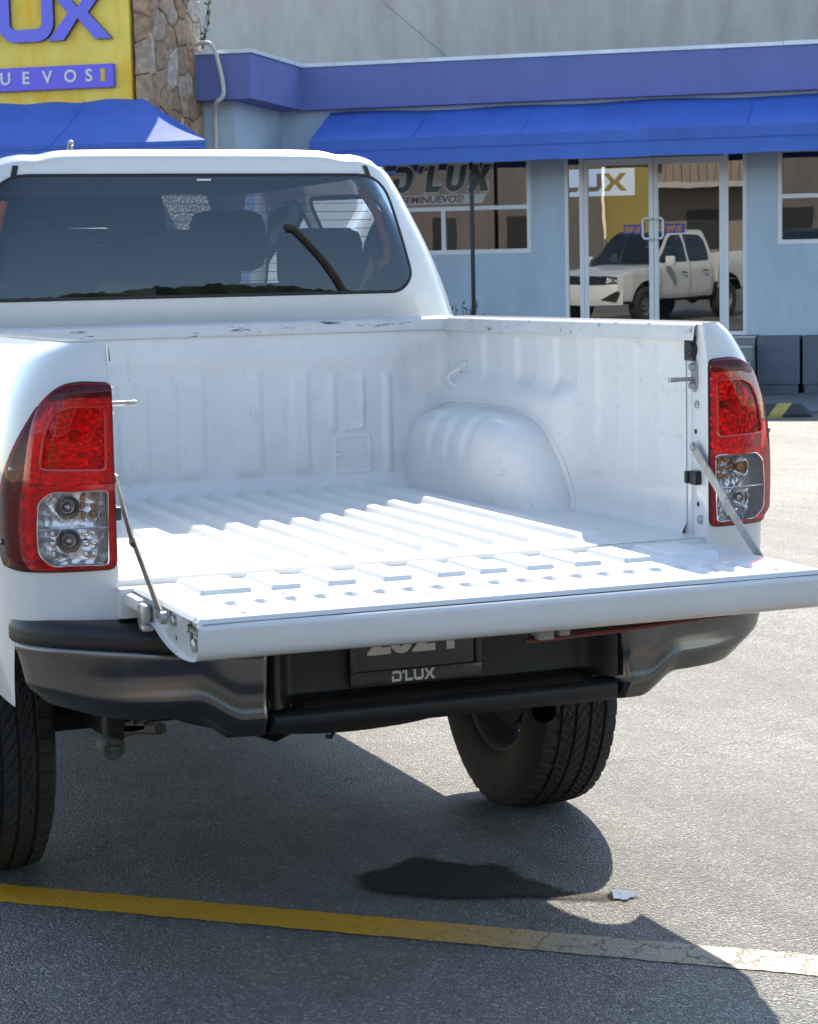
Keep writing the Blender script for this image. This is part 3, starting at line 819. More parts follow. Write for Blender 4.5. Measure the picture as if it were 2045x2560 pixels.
# ---- tailgate, let down flat
TGZ = .866
PADS = [(-.573, -.468), (-.428, -.366), (-.310, -.249), (-.192, -.130), (-.074, -.012), (.02, .082), (.125, .187), (.235, .297), (.350, .414), (.462, .573)]
SLOTS = [-.553, -.493, -.432, -.372, -.310, -.249, -.188, -.127, -.065, -.003, .058, .118, .179, .240, .300, .362, .425, .487, .548]
def tg_h(x, y):
    h = 0
    for a, b in PADS:
        h = max(h, .0112 * band(a, b, .0042, x) * band(-.232, -.05, .005, y))
    # pads hang together along the hinge side as a broad raised tread
    s = 0
    for c in SLOTS:
        dx = abs(x - c)
        if dx < .03:
            w = .0185
            topy = -.335 + sqrt(max(0, w * w - dx * dx)) if dx < w else -.335
            s = max(s, (1 - sstep(w - .0035, w + .0045, dx)) * (1 - sstep(topy - .005, topy + .006, y)) * sstep(-.462, -.435, y))
    h -= .0085 * s
    h -= .004 * band(-.483, -.475, .003, y)
    h -= .003 * band(-.288, -.276, .004, y) * 0
    h -= .020 * sstep(-.040, -.014, y) ** 2
    h -= .012 * sstep(-.500, -.512, y) ** 2
    h -= .010 * sstep(.645, .662, abs(x)) ** 2
    return h
HX = .660
TG = MB().grid(420, 130, lambda a, b: (-HX + 2 * HX * a, -.016 - .494 * b, TGZ + tg_h(-HX + 2 * HX * a, -.016 - .494 * b))).build('tailgate', 'bed', T, angle=60)
prof = smooth_tab([(-.507, .8545), (-.5135, .848), (-.5145, .835), (-.513, .812), (-.507, .796), (-.492, .786), (-.455, .780), (-.39, .777), (-.33, .780), (-.265, .790), (-.20, .806), (-.13, .815), (-.05, .816), (0., .823), (.002, .84), (-.002, .852)], 70)
def skin(a, b):
    k = min(int(b * (len(prof) - 1) + 1e-6), len(prof) - 1); y, z = prof[k]
    x = -HX + 2 * HX * a
    return (x * 1.004, y - .010 * (1 - (x / HX) ** 2) * sstep(-.3, -.5, y) + 0, z)
MB().grid(60, len(prof), skin).build('outer_skin', 'paint', TG, angle=50)
for side in (1, -1):
    poly = [(y, z) for y, z in prof] + [(-.002, .853), (-.03, .862), (-.47, .862), (-.505, .858)]
    mb = MB(); xe = side * (HX - .006)
    bmx = bmesh.new()
    vsx = [bmx.verts.new((xe, y, z)) for y, z in poly]
    bmx.faces.new(vsx); bmesh.ops.triangulate(bmx, faces=bmx.faces[:]); bmx.verts.index_update()
    mb.add([v.co[:] for v in bmx.verts], [[v.index for v in f.verts] for f in bmx.faces]); bmx.free()
    mb.build('end_plate', 'paint', TG, smooth=False)
    for y, z, r, mt, nm in ((-.330, .838, .0105, 'steel', 'end_bolt'), (-.470, .812, .0125, 'steel', 'end_bolt'), (-.298, .850, .0045, 'black', 'hole'), (-.215, .823, .005, 'black', 'hole'), (-.335, .806, .005, 'black', 'hole'), (-.190, .845, .006, 'black', 'hole')):
        h = .008 if mt == 'steel' else .001
        o = MB().lathe([(0, r), (h * .7, r), (h, r * .7), (h, .0001)], 14, 'X', (0, 0, 0)).build(nm, mt, TG)
        o.location = (xe, y, z); o.rotation_euler = (0, 0, 0 if side > 0 else pi)
    mb = MB().box(xe - .002, xe + .002, -.452, -.436, .806, .858, .0015); mb.box(xe - .003, xe + .003, -.505, -.44, .834, .842, .002)
    mb.build('latch_slot', 'black_gloss', TG)
    MB().box(xe - .004 * side - .006, xe + .012 * side + .006, -.512, -.448, .836, .846, .003).build('latch_tongue', 'steel_dark', TG)
    # hinge side lug and strap hook
    MB().box(side * .655 - .022, side * .655 + .022, -.13, .0, .825, .852, .008).build('hinge_lug', 'bed', TG)
    mb = MB().box(side * .668 - .009, side * .668 + .009, -.170, -.128, .800, .846, .006); mb.box(side * .668 - .012, side * .668 + .010, -.185, -.150, .795, .808, .004)
    mb.build('check_hook', 'steel', TG)
for x, y in ((.218, -.285), (.218, -.455), (.002, -.455), (-.215, -.285), (-.215, -.455), (-.545, -.262), (-.56, -.462), (.545, -.262), (.57, -.462), (.43, -.455), (-.42, -.455), (0.0, -.285), (-.42, -.285), (.42, -.285)):
    MB().lathe([(0, .010), (.002, .0095), (.0035, .007), (.0035, .0001)], 14, 'Z', (x, y, TGZ + tg_h(x, y))).build('panel_clip', 'bed', TG)
# handle trim hanging below the outer skin
mb = MB().tube([(.03, -.42, .755), (.12, -.42, .757), (.25, -.43, .763), (.38, -.44, .772), (.47, -.45, .779)], .005, 6)
mb.build('trim_strip', P('dark_red_trim', (.16, .02, .02), .4), TG)
MB().tube([(.04, -.415, .761), (.2, -.42, .766), (.47, -.445, .782)], .004, 6).build('trim_backing', 'black', TG)
mb = MB().box(.05, .085, -.44, -.40, .757, .782, .004).box(.095, .12, -.44, -.40, .762, .784, .004); mb.build('handle_bracket', P('grey_plastic', (.35, .35, .36), .5), TG)

# ---- folding stays
for side in (1, -1):
    A, Bq, Cq = Vector((side * .668, .045, 1.076)), Vector((side * .672, -.095, .963)), Vector((side * .668, -.270, .842))
    def bar(a, b, off, nm, mt='steel', w=.012):
        d = (b - a).normalized(); n2 = Vector((0, -d.z, d.y)); mb = MB(); poly = []
        L = (b - a).length
        for i in range(9): t = pi / 2 + pi * i / 8; poly.append((cos(t) * w, sin(t) * w))
        for i in range(9): t = -pi / 2 + pi * i / 8; poly.append((L + cos(t) * w, sin(t) * w))
        mb.prism(poly, lambda p, q, h: tuple(a + d * p + n2 * q + Vector((h, 0, 0))), off - .0017, off + .0017)
        return mb.build(nm, mt, T, smooth=False)
    mt = 'steel' if side > 0 else 'steel_dark'
    b1 = bar(A, Bq, 0, 'tailgate_stay', mt); b1['label'] = ('right' if side > 0 else 'left') + ' folding steel tailgate stay'
    dl = Cq - Bq
    w = .011
    d = dl.normalized(); n2 = Vector((0, -d.z, d.y)); poly = [(cos(pi / 2 + pi * i / 8) * w, sin(pi / 2 + pi * i / 8) * w) for i in range(9)] + [(dl.length + cos(-pi / 2 + pi * i / 8) * w, sin(-pi / 2 + pi * i / 8) * w) for i in range(9)]
    MB().prism(poly, lambda p, q, h: tuple(Bq + d * p + n2 * q + Vector((h, 0, 0))), .0025 * -side - .0017, .0025 * -side + .0017).build('lower_link', mt, b1, smooth=False)
    for c in (A, Bq, Cq):
        MB().lathe([(-.006, .0001), (-.006, .006), (-.004, .0085), (.005, .0085), (.006, .006), (.006, .0001)], 14, 'X', c).build('pivot_rivet', mt, b1)
    MB().lathe([(-.011, .0001), (-.011, .012), (0, .013), (.0, .0001)], 14, 'X', (Cq.x - side * .004, Cq.y - .03, Cq.z - .002)).build('stay_bush', 'steel', b1)

# ---- rear bumper
BP = smooth_tab([(0., -.135), (.25, -.134), (.42, -.130), (.55, -.116), (.66, -.090), (.75, -.052), (.82, -.002), (.862, .05), (.880, .10), (.8835, .128)], 60)
BC = [0.]
for _a, _b in zip(BP, BP[1:]): BC.append(BC[-1] + hypot(_b[0] - _a[0], _b[1] - _a[1]))
BX = list(zip(BC, [b[0] for b in BP])); BY = list(zip(BC, [b[1] for b in BP]))
def bpt(s, depth):
    """depth > 0 goes into the bumper"""
    x, y = interp(s, BX), interp(s, BY)
    s2 = min(s + .006, BC[-1]); s1 = s2 - .006
    dx, dy = interp(s2, BX) - interp(s1, BX), interp(s2, BY) - interp(s1, BY); L = hypot(dx, dy)
    return x - depth * dy / L, y + depth * dx / L
bump = MB()
S0 = next(s for s, x in BX if x >= .388)
def ztop(x): return .722 + .030 * sstep(.35, .9, x)
def zbot(x): return .544 + .048 * sstep(.455, .56, x) + .02 * sstep(.70, .88, x)
for side in (1, -1):
    rows = [(.10, 'T', .002), (.010, 'T', .001), (.002, 'T', -.004), (.000, 'T', -.012), (.005, 'B', .116), (.0105, 'B', .095), (.0115, 'B', .084), (.0095, 'B', .066), (.0065, 'B', .052), (.0068, 'B', .043), (.011, 'B', .034), (.024, 'B', .016), (.036, 'B', .003), (.048, 'B', .0), (.10, 'B', .004)]
    rows = [(d, {'T': 0, 'M': 1, 'B': 2}[k], o) for d, k, o in rows]
    def corner(a, b):
        i = b * (len(rows) - 1); k = min(int(i + 1e-6), len(rows) - 2); t = i - k
        s = S0 + (BC[-1] - S0) * a
        x = interp(s, BX)
        def zz(r):
            return ztop(x) + r[2] if r[1] == 0 else ((ztop(x) + zbot(x)) / 2 + .01 if r[1] == 1 else zbot(x) + r[2])
        z = zz(rows[k]) * (1 - t) + zz(rows[k + 1]) * t
        dep = rows[k][0] * (1 - t) + rows[k + 1][0] * t
        dep += .030 * (1 - sstep(0, .028, s - S0)) ** 2          # rolls into the centre recess
        dep += .02 * sstep(.04, 0., BC[-1] - s) + .03 * sstep(.60, .88, x) * sstep(zbot(x) + .10, zbot(x) + .0, z)
        px, py = bpt(s, dep)
        return (side * px, py, z)
    cn = MB().grid(110, 49, corner)
    bump_c = (side, cn)
    if side == 1:
        # black centre section first: it is the bumper's own mesh
        cx = .398
        pr = [(.03, .752), (-.06, .752), (-.072, .748), (-.070, .738), (-.050, .728), (-.044, .70), (-.046, .625), (-.052, .613), (-.072, .603), (-.092, .596), (-.103, .591), (-.110, .584), (-.112, .575), (-.109, .562), (-.100, .552), (-.08, .545), (.03, .548)]
        pr = smooth_tab(pr, 64)
        def cen(a, b):
            k = min(int(b * (len(pr) - 1) + 1e-6), len(pr) - 1); y, z = pr[k]
            x = -cx + 2 * cx * a
            # sides of the recess come forward to meet the corners
            e = sstep(cx - .062, cx - .012, abs(x))
            y = y * (1 - e) + (min(y, -.112) if z > .6 else y) * e + .012 * sstep(cx - .008, cx, abs(x))
            return (x, y, z)
        BUMP = MB().grid(120, len(pr), cen).build('rear_bumper', 'black', T, angle=50)
    o = cn.build('chrome_corner', 'chrome', BUMP, angle=50)
    def pad(a, b):
        pr2 = [(.002, -.004), (-.003, .004), (-.003, .030), (.004, .042), (.02, .048), (.11, .052)]
        i = b * (len(pr2) - 1); k = min(int(i + 1e-6), len(pr2) - 2); t = i - k
        s = S0 - .02 + (BC[-1] - S0 + .02) * a; x = interp(s, BX)
        d = pr2[k][0] * (1 - t) + pr2[k + 1][0] * t + .004; z = ztop(x) + pr2[k][1] * (1 - t) + pr2[k + 1][1] * t
        px, py = bpt(s, d)
        return (side * px, py, z)
    MB().grid(70, 16, pad).build('top_pad', 'black', BUMP, angle=40)
for i in range(7):
    z = .6045 - i * .0016; MB().box(-.32, .32, -.066 - i * .0048, -.0635 - i * .0048, z - .003, z + .0008, .0006).build('step_ridge', 'black', BUMP)

# text helper --------------------------------------------------------
def text_mb(body, size, extrude=0., offset=0., space=1., shear=0., sx=1., align='LEFT'):
    cu = bpy.data.curves.new('lettering', 'FONT')
    cu.body = body; cu.size = size; cu.extrude = extrude; cu.offset = offset; cu.space_character = space; cu.shear = shear; cu.align_x = align
    cu.resolution_u = 4
    o = bpy.data.objects.new('lettering', cu); COL.objects.link(o)
    dg = bpy.context.evaluated_depsgraph_get(); dg.update()
    me = bpy.data.meshes.new_from_object(o.evaluated_get(dg))
    mb = MB(); mb.add([(v.co.x * sx, v.co.y, v.co.z) for v in me.vertices], [tuple(p.vertices) for p in me.polygons])
    bpy.data.objects.remove(o); bpy.data.curves.remove(cu); bpy.data.meshes.remove(me)
    return mb
def xf(mb, f):
    mb.v = [tuple(f(*p)) for p in mb.v]; return mb
def dlux_letters(h, w, th):
    """the D ' L U X wordmark as separate outlines: returns list of (letter, outline) with advance, y up"""
    out = []
    x = 0
    def arc(cx, cy, r, a0, a1, n=8): return [(cx + r * cos(a0 + (a1 - a0) * i / n), cy + r * sin(a0 + (a1 - a0) * i / n)) for i in range(n + 1)]
    r = .36 * h
    D = [(0, 0), (w - r, 0)] + arc(w - r, r, r, -pi / 2, 0) + arc(w - r, h - r, r, 0, pi / 2) + [(w * .12, h), (w * .02, h - th), (w - r, h - th)] + arc(w - r, h - r, r - th, pi / 2, 0) + arc(w - r, r, r - th, 0, -pi / 2) + [(th, th), (th, h * .55), (0, h * .55)]
    out.append([(a + x, b) for a, b in D]); x += w + .09 * w
    out.append([(x, h * .72), (x + th * .55, h * .72), (x + th * 1.0, h), (x + th * .1, h)]); x += th * .75 + .10 * w
    Lp = [(0, 0), (w * .72, 0), (w * .86, th), (th, th), (th, h), (0, h)]
    out.append([(a + x, b) for a, b in Lp]); x += w * .90
    U = [(0, h), (0, r)] + arc(r, r, r, pi, 1.5 * pi) + arc(w - r, r, r, -pi / 2, 0) + [(w, h), (w - th, h)] + arc(w - r, r, r - th, 0, -pi / 2) + arc(r, r, r - th, 1.5 * pi, pi) + [(th, h)]
    out.append([(a + x, b) for a, b in U]); x += w * 1.07
    c = th * .72; m = w / 2
    X = [(0, 0), (c * 1.9, 0), (m + .05 * w, h * .5 - c * .55), (w - c * 1.7 + .1 * w, 0), (w + .14 * w, 0), (m + c * 1.15 + .06 * w, h * .5), (w + .10 * w, h), (w + .10 * w - c * 1.9, h), (m + .05 * w, h * .5 + c * .6), (c * 1.5 + .04 * w, h), (.02 * w - .0, h), (m - c * 1.1 + .04 * w, h * .5)]
    out.append([(a + x, b) for a, b in X]); x += w * 1.15
    return out, x
def poly_mb(poly, fn, h0, h1, mb=None):
    from mathutils.geometry import tessellate_polygon
    mb = mb or MB()
    tri = tessellate_polygon([[Vector((a, b, 0)) for a, b in poly]])
    n = len(poly)
    vs = [fn(a, b, h0) for a, b in poly] + [fn(a, b, h1) for a, b in poly]
    fs = [tuple(t) for t in tri] + [tuple(i + n for i in t[::-1]) for t in tri] + [(i, (i + 1) % n, n + (i + 1) % n, n + i) for i in range(n)]
    return mb.add(vs, fs)

# licence plate with dealer frame
PLY, PX0, PX1, PZ0 = -.052, -.208, .092, .622
pl = MB().box(PX0 + .008, PX1 - .008, PLY - .004, PLY + .002, PZ0 + .010, PZ0 + .150, .001).build('license_plate', P('black_plate', (.012, .012, .013), .16, coat=.5, rvar=.1, vscale=30), T)
fr = MB().box(PX0, PX1, PLY - .009, PLY - .003, PZ0, PZ0 + .028, .002).box(PX0, PX0 + .014, PLY - .009, PLY - .003, PZ0 + .028, PZ0 + .155, .002).box(PX1 - .014, PX1, PLY - .009, PLY - .003, PZ0 + .028, PZ0 + .155, .002)
fr.build('plate_frame', P('grey_plate_frame', (.03, .03, .031), .35, coat=.3), pl)
M['white_print'] = P('white_print', (.75, .75, .74), .5)
xf(text_mb('2024', .088, .0006, .0035, .98, 0, 1.18), lambda a, b, c: (PX0 + .040 + a, PLY - .0052 - c, PZ0 + .066 + b)).build('plate_digits', 'white_print', pl, smooth=False)
ltr, wid = dlux_letters(.023, .027, .0058)
mb = MB()
for q in ltr: poly_mb(q, lambda a, b, h: (PX0 + .092 + a * .82, PLY - .0095 - h, PZ0 + .003 + b), 0, .0012, mb)
mb.build('frame_lettering', 'white_print', pl, smooth=False)

# ---- wheels
def tyre_mb():
    R, W2 = .376, .102
    prof = [(-.088, .214, 0), (-.100, .222, 0), (-.113, .245, 0), (-.1195, .285, 0), (-.119, .318, 0), (-.1145, .343, 0), (-.110, .352, 1)]
    nt = 58
    for i in range(nt):
        w = -W2 + 2 * W2 * i / (nt - 1); prof.append((w, R - .007 * (w / W2) ** 4, 2))
    prof += [(.110, .352, 1), (.1145, .343, 0), (.119, .318, 0), (.1195, .285, 0), (.113, .245, 0), (.100, .222, 0), (.088, .214, 0)]
    N = 384; vs = []; m = len(prof)
    for k in range(N):
        a = 2 * pi * k / N
        for (w, r, t) in prof:
            d = 0; aw = abs(w)
            if t == 2:
                for g0 in (-.066, -.023, .023, .066):
                    if abs(w - g0) < .0036: d = .0085
                if aw > .070 and (k + (0 if w > 0 else 4)) % 8 < 2: d = max(d, .006)
                if .027 < aw < .062 and (k + int(w * 420) + 400) % 8 < 1: d = max(d, .0055)
                if .027 < aw < .062 and (k + int(w * 420) + 404) % 8 < 1 and .036 < aw < .053: d = max(d, .003)
                if aw < .019 and (k + int(w * 300) + 300) % 6 < 1: d = max(d, .0045)
            elif t == 1 and (k + (0 if w > 0 else 4)) % 8 < 2: d = .003
            rr = r - d
            vs.append((w, rr * cos(a), rr * sin(a)))
    fs = []
    for k in range(N):
        for i in range(m - 1):
            fs.append((k * m + i, k * m + i + 1, ((k + 1) % N) * m + i + 1, ((k + 1) % N) * m + i))
    return MB().add(vs, fs)
wheel0 = empty('wheel', (-.768, ARCH_Y, .374)); wheel0.parent = T
ty = tyre_mb().build('tyre', 'rubber', wheel0, angle=28)
rb = MB().lathe([(-.098, .226), (-.092, .214), (-.08, .205), (-.05, .196), (.0, .188), (.05, .190), (.085, .204), (.094, .214), (.100, .226)], 64, 'X')
rb.grid(81, 9, lambda a, b: (.040 + .030 * sin(pi * min(1, b * 1.3)) , (.060 + .132 * b) * cos(2 * pi * a), (.060 + .132 * b) * sin(2 * pi * a)), keep=lambda a, b: not (.50 < b < .80 and (a * 12) % 1 < .5))
rb.lathe([(.040, .06), (.068, .055), (.072, .001)], 32, 'X')
rim0 = rb.build('rim', 'rim', wheel0, angle=40)
MB().lathe([(-.06, .001), (-.06, .145), (.025, .15), (.028, .001)], 40, 'X').build('brake_drum', 'under', wheel0)
wheel0['label'] = 'rear wheel with all-terrain tyre, partly cut by the left edge'
wheel0.rotation_euler = (0, 0, pi)
wheels = [(.745, ARCH_Y, 0, .6), (.765, 4.235, 0, 1.2), (-.765, 4.235, pi, .3)]
for x, y, rz, rx in wheels:
    w = copy_tree(wheel0, T); w.location = (x, y, .374); w.rotation_euler = (rx, 0, rz)
    w['label'] = 'rear wheel with all-terrain tyre below the lowered tailgate' if y < 2 else 'front wheel on the ' + ('right' if x > 0 else 'left')

# ---- underbody
for side in (1, -1):
    MB().box(side * .42 - .04, side * .42 + .04, .02, 4.6, .52, .64, .01).build('frame_rail', 'under', T)
    mb = MB()
    for i, dz in enumerate((0, -.012, -.024)):
        mb.tube([(side * .53, .28 + .1 * i, .50 + dz), (side * .53, .7, .42 + dz), (side * .53, 1.15, .40 + dz), (side * .53, 1.6, .43 + dz), (side * .53, 1.85 - .1 * i, .50 + dz)], .014, 6)
    mb.build('leaf_spring', 'rust', T)
    if side > 0: continue
    mb = MB().lathe([(-.03, .001), (-.03, .022), (-.022, .026), (.03, .026), (.03, .001)], 18, 'Y', (side * .645, .27, .474)); mb.lathe([(-.045, .001), (-.045, .009), (-.03, .010)], 8, 'Y', (side * .645, .27, .474))
    mb.build('shackle_bolt', 'rust', T)
    MB().box(side * .635 - .022, side * .635 + .022, .26, .30, .48, .66, .012).build('spring_shackle', 'under', T)
MB().tube([(-.66, 1.15, .374), (.66, 1.15, .374)], .045, 14).lathe([(-.13, .02), (-.1, .1), (0, .14), (.1, .1), (.13, .02)], 20, 'X', (.0, 1.15, .385)).build('rear_axle', 'under', T)
sp = MB().lathe([(-.10, .22), (-.11, .30), (-.095, .36), (-.06, .374), (.06, .374), (.095, .36), (.11, .30), (.10, .22), (.02, .2), (.0, .001)], 48, 'Z', (-.07, .60, .555)).build('spare_wheel', 'rubber', T)
MB().tube([(-.25, -.04, .555), (-.25, -.042, .54), (-.242, -.044, .527), (-.25, -.046, .517), (-.26, -.046, .521)], .005, 8).build('safety_hook', 'under', T)
ex = MB().tube([(.45, 2.6, .40), (.50, 1.7, .42), (.53, 1.5, .52), (.55, .95, .53), (.50, .60, .45), (.435, .38, .437), (.425, .34, .437)], .030, 18, cap=False).build('exhaust_pipe', 'under', T)
MB().box(-.66, .66, .05, 1.5, .80, .845).build('bed_underside', 'under', T)
MB().box(-.62, .62, 1.56, 4.9, .42, .50).build('floor_pan', 'under', T)

# ---- cab
WZ = smooth_tab([(.40, .80), (.5, .845), (.7, .878), (.95, .892), (1.06, .888), (1.12, .872), (1.36, .797), (1.53, .737), (1.68, .667), (1.75, .630), (1.80, .598)], 80)
def zroof(u): return 1.797 + .044 * (1 - abs(u) ** 6) - .007 * exp(-((abs(u) - .74) / .06) ** 2)
def yrear(z): 
    v = (z - 1.42) / .34
    return 1.590 + .030 * v + .010 * v * v if v > 0 else 1.590
CABX = -.017
def cab_rear(x, z):
    u = min(1, abs(x) / interp(z, WZ)); 
    return yrear(z) + .014 * u * u + .100 * u ** 14
RW = rounded([(-.592, 1.430), (.592, 1.430), (.632, 1.472), (.604, 1.60), (.562, 1.767), (-.562, 1.767), (-.604, 1.60), (-.632, 1.472)], [.06, .06, .08, .16, .085, .085, .16, .08], 6)
def rear_map(u, v):
    zt = zroof(u); z = 1.12 + (zt - 1.12) * v
    x = u * interp(min(z, 1.80), WZ)
    if z > 1.80: x = u * .598
    y = cab_rear(x, min(z, 1.84)) + .045 * sstep(.955, 1.0, v) ** 2
    return (x + CABX, y, z)
# hole in (u,v): convert the outline
def inv_rear(x, z):
    u = x / interp(z, WZ)
    for _ in range(6):
        zt = zroof(u); v = (z - 1.12) / (zt - 1.12); u = x / interp(min(z, 1.8), WZ)
    return u, v
RWUV = [inv_rear(x, z) for x, z in dens(RW)]
cab = holed(lin(-1, 1, 171), lin(0, 1, 86), rear_map, [RWUV]).build('cab_rear_wall', 'paint_rear', T, angle=50)
rw = holed(lin(-1, 1, 161), lin(.38, 1, 70), lambda u, v: (lambda q: (q[0], q[1] - .002, q[2]))(rear_map(u, v)), [], inside=RWUV).build('rear_window', 'rearglass', T)
sl = [rear_map(*q) for q in RWUV]
MB().tube([(a, b - .001, c) for a, b, c in sl + [sl[0]]], .0048, 6).build('window_seal', 'seal', rw)
# defroster wires and top bar
for i in range(11):
    z = 1.47 + .024 * i
    hw = .53 - .14 * ((z - 1.47) / .3) ** 2 * .4
    MB().tube([(x + CABX, cab_rear(x, z) + .001, z) for x in lin(-hw, hw, 24)], .0009, 4).build('defroster_wire', P('defroster_wire', (.16, .07, .05), .5) if i == 0 else bpy.data.materials['defroster_wire'], rw)
MB().box(-.022, .018, 1.622, 1.628, 1.751, 1.756).build('top_sticker', 'white_print', rw)
for side in (1, -1):
    mb = MB().grid(4, 14, lambda a, b: (lambda x, z: (side * x + CABX, (cab_rear(x, min(z, 1.79)) - .0035 + .05 * sstep(1.785, 1.812, z) ** 2), z))(.509 + .015 * a - .012 * b, 1.762 + .044 * b))
    mb.build('roof_moulding', 'seal', T)
# roof
def roof_map(u, v):
    y = 1.655 + 1.36 * v
    w = .598
    z = zroof(u) + .012 * sin(pi * min(1, v * 1.1)) - .06 * max(0, v - .8) ** 1.5
    e = rear_map(u, 1.0); k = sstep(0, .10, v)
    return (e[0] * (1 - k) + (u * w + CABX) * k, (e[1] + 1.30 * v) * (1 - k) + (y + .02) * k, e[2] * (1 - k) + z * k)
MB().grid(90, 40, roof_map).build('roof', 'paint', T, angle=50)
# sides of the cab with window openings (right and left)
YF, YA = 3.02, 3.86
def ztopside(y): return interp(y, [(1.60, 1.795), (2.2, 1.805), (2.9, 1.80), (3.02, 1.785), (3.2, 1.68), (3.5, 1.47), (3.8, 1.235), (3.9, 1.16)])
def side_x(y, z):
    x = interp(z, WZ)
    if z > 1.1: x -= .05 * sstep(2.9, 3.9, y) * sstep(1.1, 1.3, z)
    if y < 1.80: x -= .03 * ((1.80 - y) / .15) ** 2 * .3
    return x
def side_map(side):
    def f(y, v):
        z = .46 + (ztopside(y) - .46) * v
        y0 = yrear(z) + .118
        k = max(0., (y - 1.69) / (1.80 - 1.69)) if y < 1.80 else 1.
        yy = y0 + (1.80 - y0) * k if y < 1.80 else y
        return (CABX + side * side_x(max(yy, 1.8), z), yy, z)
    return f
def yv(y, z): return (y, (z - .46) / (ztopside(y) - .46))
W_R = rounded([(1.84, 1.20), (1.84 + .02, 1.60), (1.97, 1.72), (2.55, 1.735), (2.60, 1.19)], .05, 4)
W_F = rounded([(2.70, 1.19), (2.66, 1.735), (2.98, 1.72), (3.15, 1.62), (3.62, 1.24), (3.62, 1.19)], .04, 4)
for side in (1, -1):
    hr = [yv(*p) for p in dens(W_R, .04)]; hf = [yv(*p) for p in dens(W_F, .04)]
    ar = []
    cs = holed(lin(1.69, 3.90, 148), lin(0, 1, 90), side_map(side), [hr, hf]).build('cab_side', 'paint', T, angle=50)
    for nm, hh in (('rear_door_window', hr), ('front_door_window', hf)):
        wo = holed(lin(1.8, 3.7, 130), lin(.4, 1, 60), side_map(side), [], inside=hh).build(nm, 'sideglass', T)
        e = [side_map(side)(*q) for q in hh]
        MB().tube([(a + side * .003, b, c) for a, b, c in e + [e[0]]], .009, 6).build('window_seal', 'seal', wo)
    # shut lines and handles
    for pts in ([(1.80, .62), (1.80, 1.14)], [(2.64, .56), (2.64, 1.16)], [(3.70, .62), (3.72, 1.12)], [(1.80, .62), (2.0, .54), (3.62, .54), (3.70, .62)]):
        MB().tube([(side * (side_x(y, z) + .0005), y, z) for y, z in smooth_tab(pts, 12)], .004, 5).build('door_gap', 'seal', cs)
    for y in (1.98, 2.80):
        mb = MB().tube([(side * (side_x(y, .98) + .003), y, .99), (side * (side_x(y, .98) + .028), y + .03, .99), (side * (side_x(y, .98) + .028), y + .14, .995), (side * (side_x(y, .98) + .003), y + .17, .995)], .011, 8)
        mb.build('door_handle', 'black', cs)
    mb = MB().box(side * .90 + (0 if side > 0 else -.2), side * .90 + (.2 if side > 0 else 0), 3.50, 3.58, 1.12, 1.32, .03)
    mb.build('door_mirror', 'paint', T)
# front fenders, bonnet, windscreen, face
HXF = [(3.6, .885), (4.3, .885), (4.7, .865), (4.95, .80), (5.08, .70)]
def zfender(y): return interp(y, [(3.6, 1.13), (4.2, 1.10), (4.7, 1.03), (5.0, .95), (5.1, .92)])
arf = [(4.235 + .46 * cos(pi * i / 40), .40 + .46 * sin(pi * i / 40)) for i in range(41)] + [(3.775, .2), (4.695, .2)]
for side in (1, -1):
    fm = lambda y, z: (side * (interp(z, WZ) / .89 * interp(y, HXF)), y, z) if z < zfender(y) else (side * (interp(z, WZ) / .89 * interp(y, HXF)), y, zfender(y))
    holed(lin(3.68, 5.05, 90), lin(.46, 1.13, 46), fm, [arf]).build('front_fender', 'paint', T, angle=45)
    MB().grid(30, 4, lambda a, b: (side * (.85 - .25 * b), 4.235 + .46 * cos(pi * a), .40 + .46 * sin(pi * a))).build('wheel_arch_liner', 'under', T)
MB().grid(50, 40, lambda a, b: ((-1 + 2 * a) * min(.87, interp(3.70 + 1.33 * b, HXF) - .004), 3.70 + 1.33 * b + .10 * (1 - (2 * a - 1) ** 2) * b ** 3, zfender(3.70 + 1.33 * b) + .055 * (1 - (2 * a - 1) ** 4) * (1 - .5 * b))).build('bonnet', 'paint', T, angle=45)
ws = MB().grid(40, 30, lambda a, b: ((-1 + 2 * a) * (.72 - .16 * b), 3.86 - .84 * b + .10 * (1 - (2 * a - 1) ** 2) * (1 - b), 1.175 + .615 * b)).build('windscreen', 'sideglass', T)
MB().box(-.70, .70, 3.62, 3.80, 1.02, 1.16, .03).build('dashboard', 'cloth', T)
face = MB().grid(60, 16, lambda a, b: ((-1 + 2 * a) * .79, 5.16 - .20 * abs(-1 + 2 * a) ** 3 + .03 * sin(pi * b) - .05 * b, .40 + .40 * b)).build('front_bumper', 'paint', T)
MB().grid(40, 10, lambda a, b: ((-1 + 2 * a) * .56, 5.125 - .10 * abs(-1 + 2 * a) ** 3 - .05 * b, .79 + .16 * b)).build('grille', 'black', T)
mb = MB()
for z in (.83, .88, .925): mb.box(-.48, .48, 5.05, 5.105, z - .009, z + .009, .003)
mb.build('grille_bars', 'chrome', T)
for side in (1, -1):
    hl = MB().grid(24, 10, lambda a, b: (side * (.46 + .385 * a), 5.12 - .10 * a - .42 * a ** 3 - .05 * b, .83 + .05 * a + (.125 - .03 * a) * b)).build('headlight', 'clearglass', T)
    MB().grid(24, 10, lambda a, b: (side * (.46 + .375 * a), 5.09 - .10 * a - .42 * a ** 3 - .05 * b, .83 + .05 * a + (.125 - .03 * a) * b)).build('headlight_reflector', 'facet', hl)
    MB().lathe([(.02, .001), (.02, .03), (.0, .045), (-.02, .05)], 20, 'Y', (side * .60, 5.06, .90)).build('projector', 'mirror', hl)
    MB().prism([(.42, .52), (.70, .47), (.755, .64), (.70, .66)], lambda a, b, h: (side * a, 5.20 - .20 * (a / .79) ** 3 + h, b), -.05, .006).build('fog_recess', 'black', T, smooth=False)
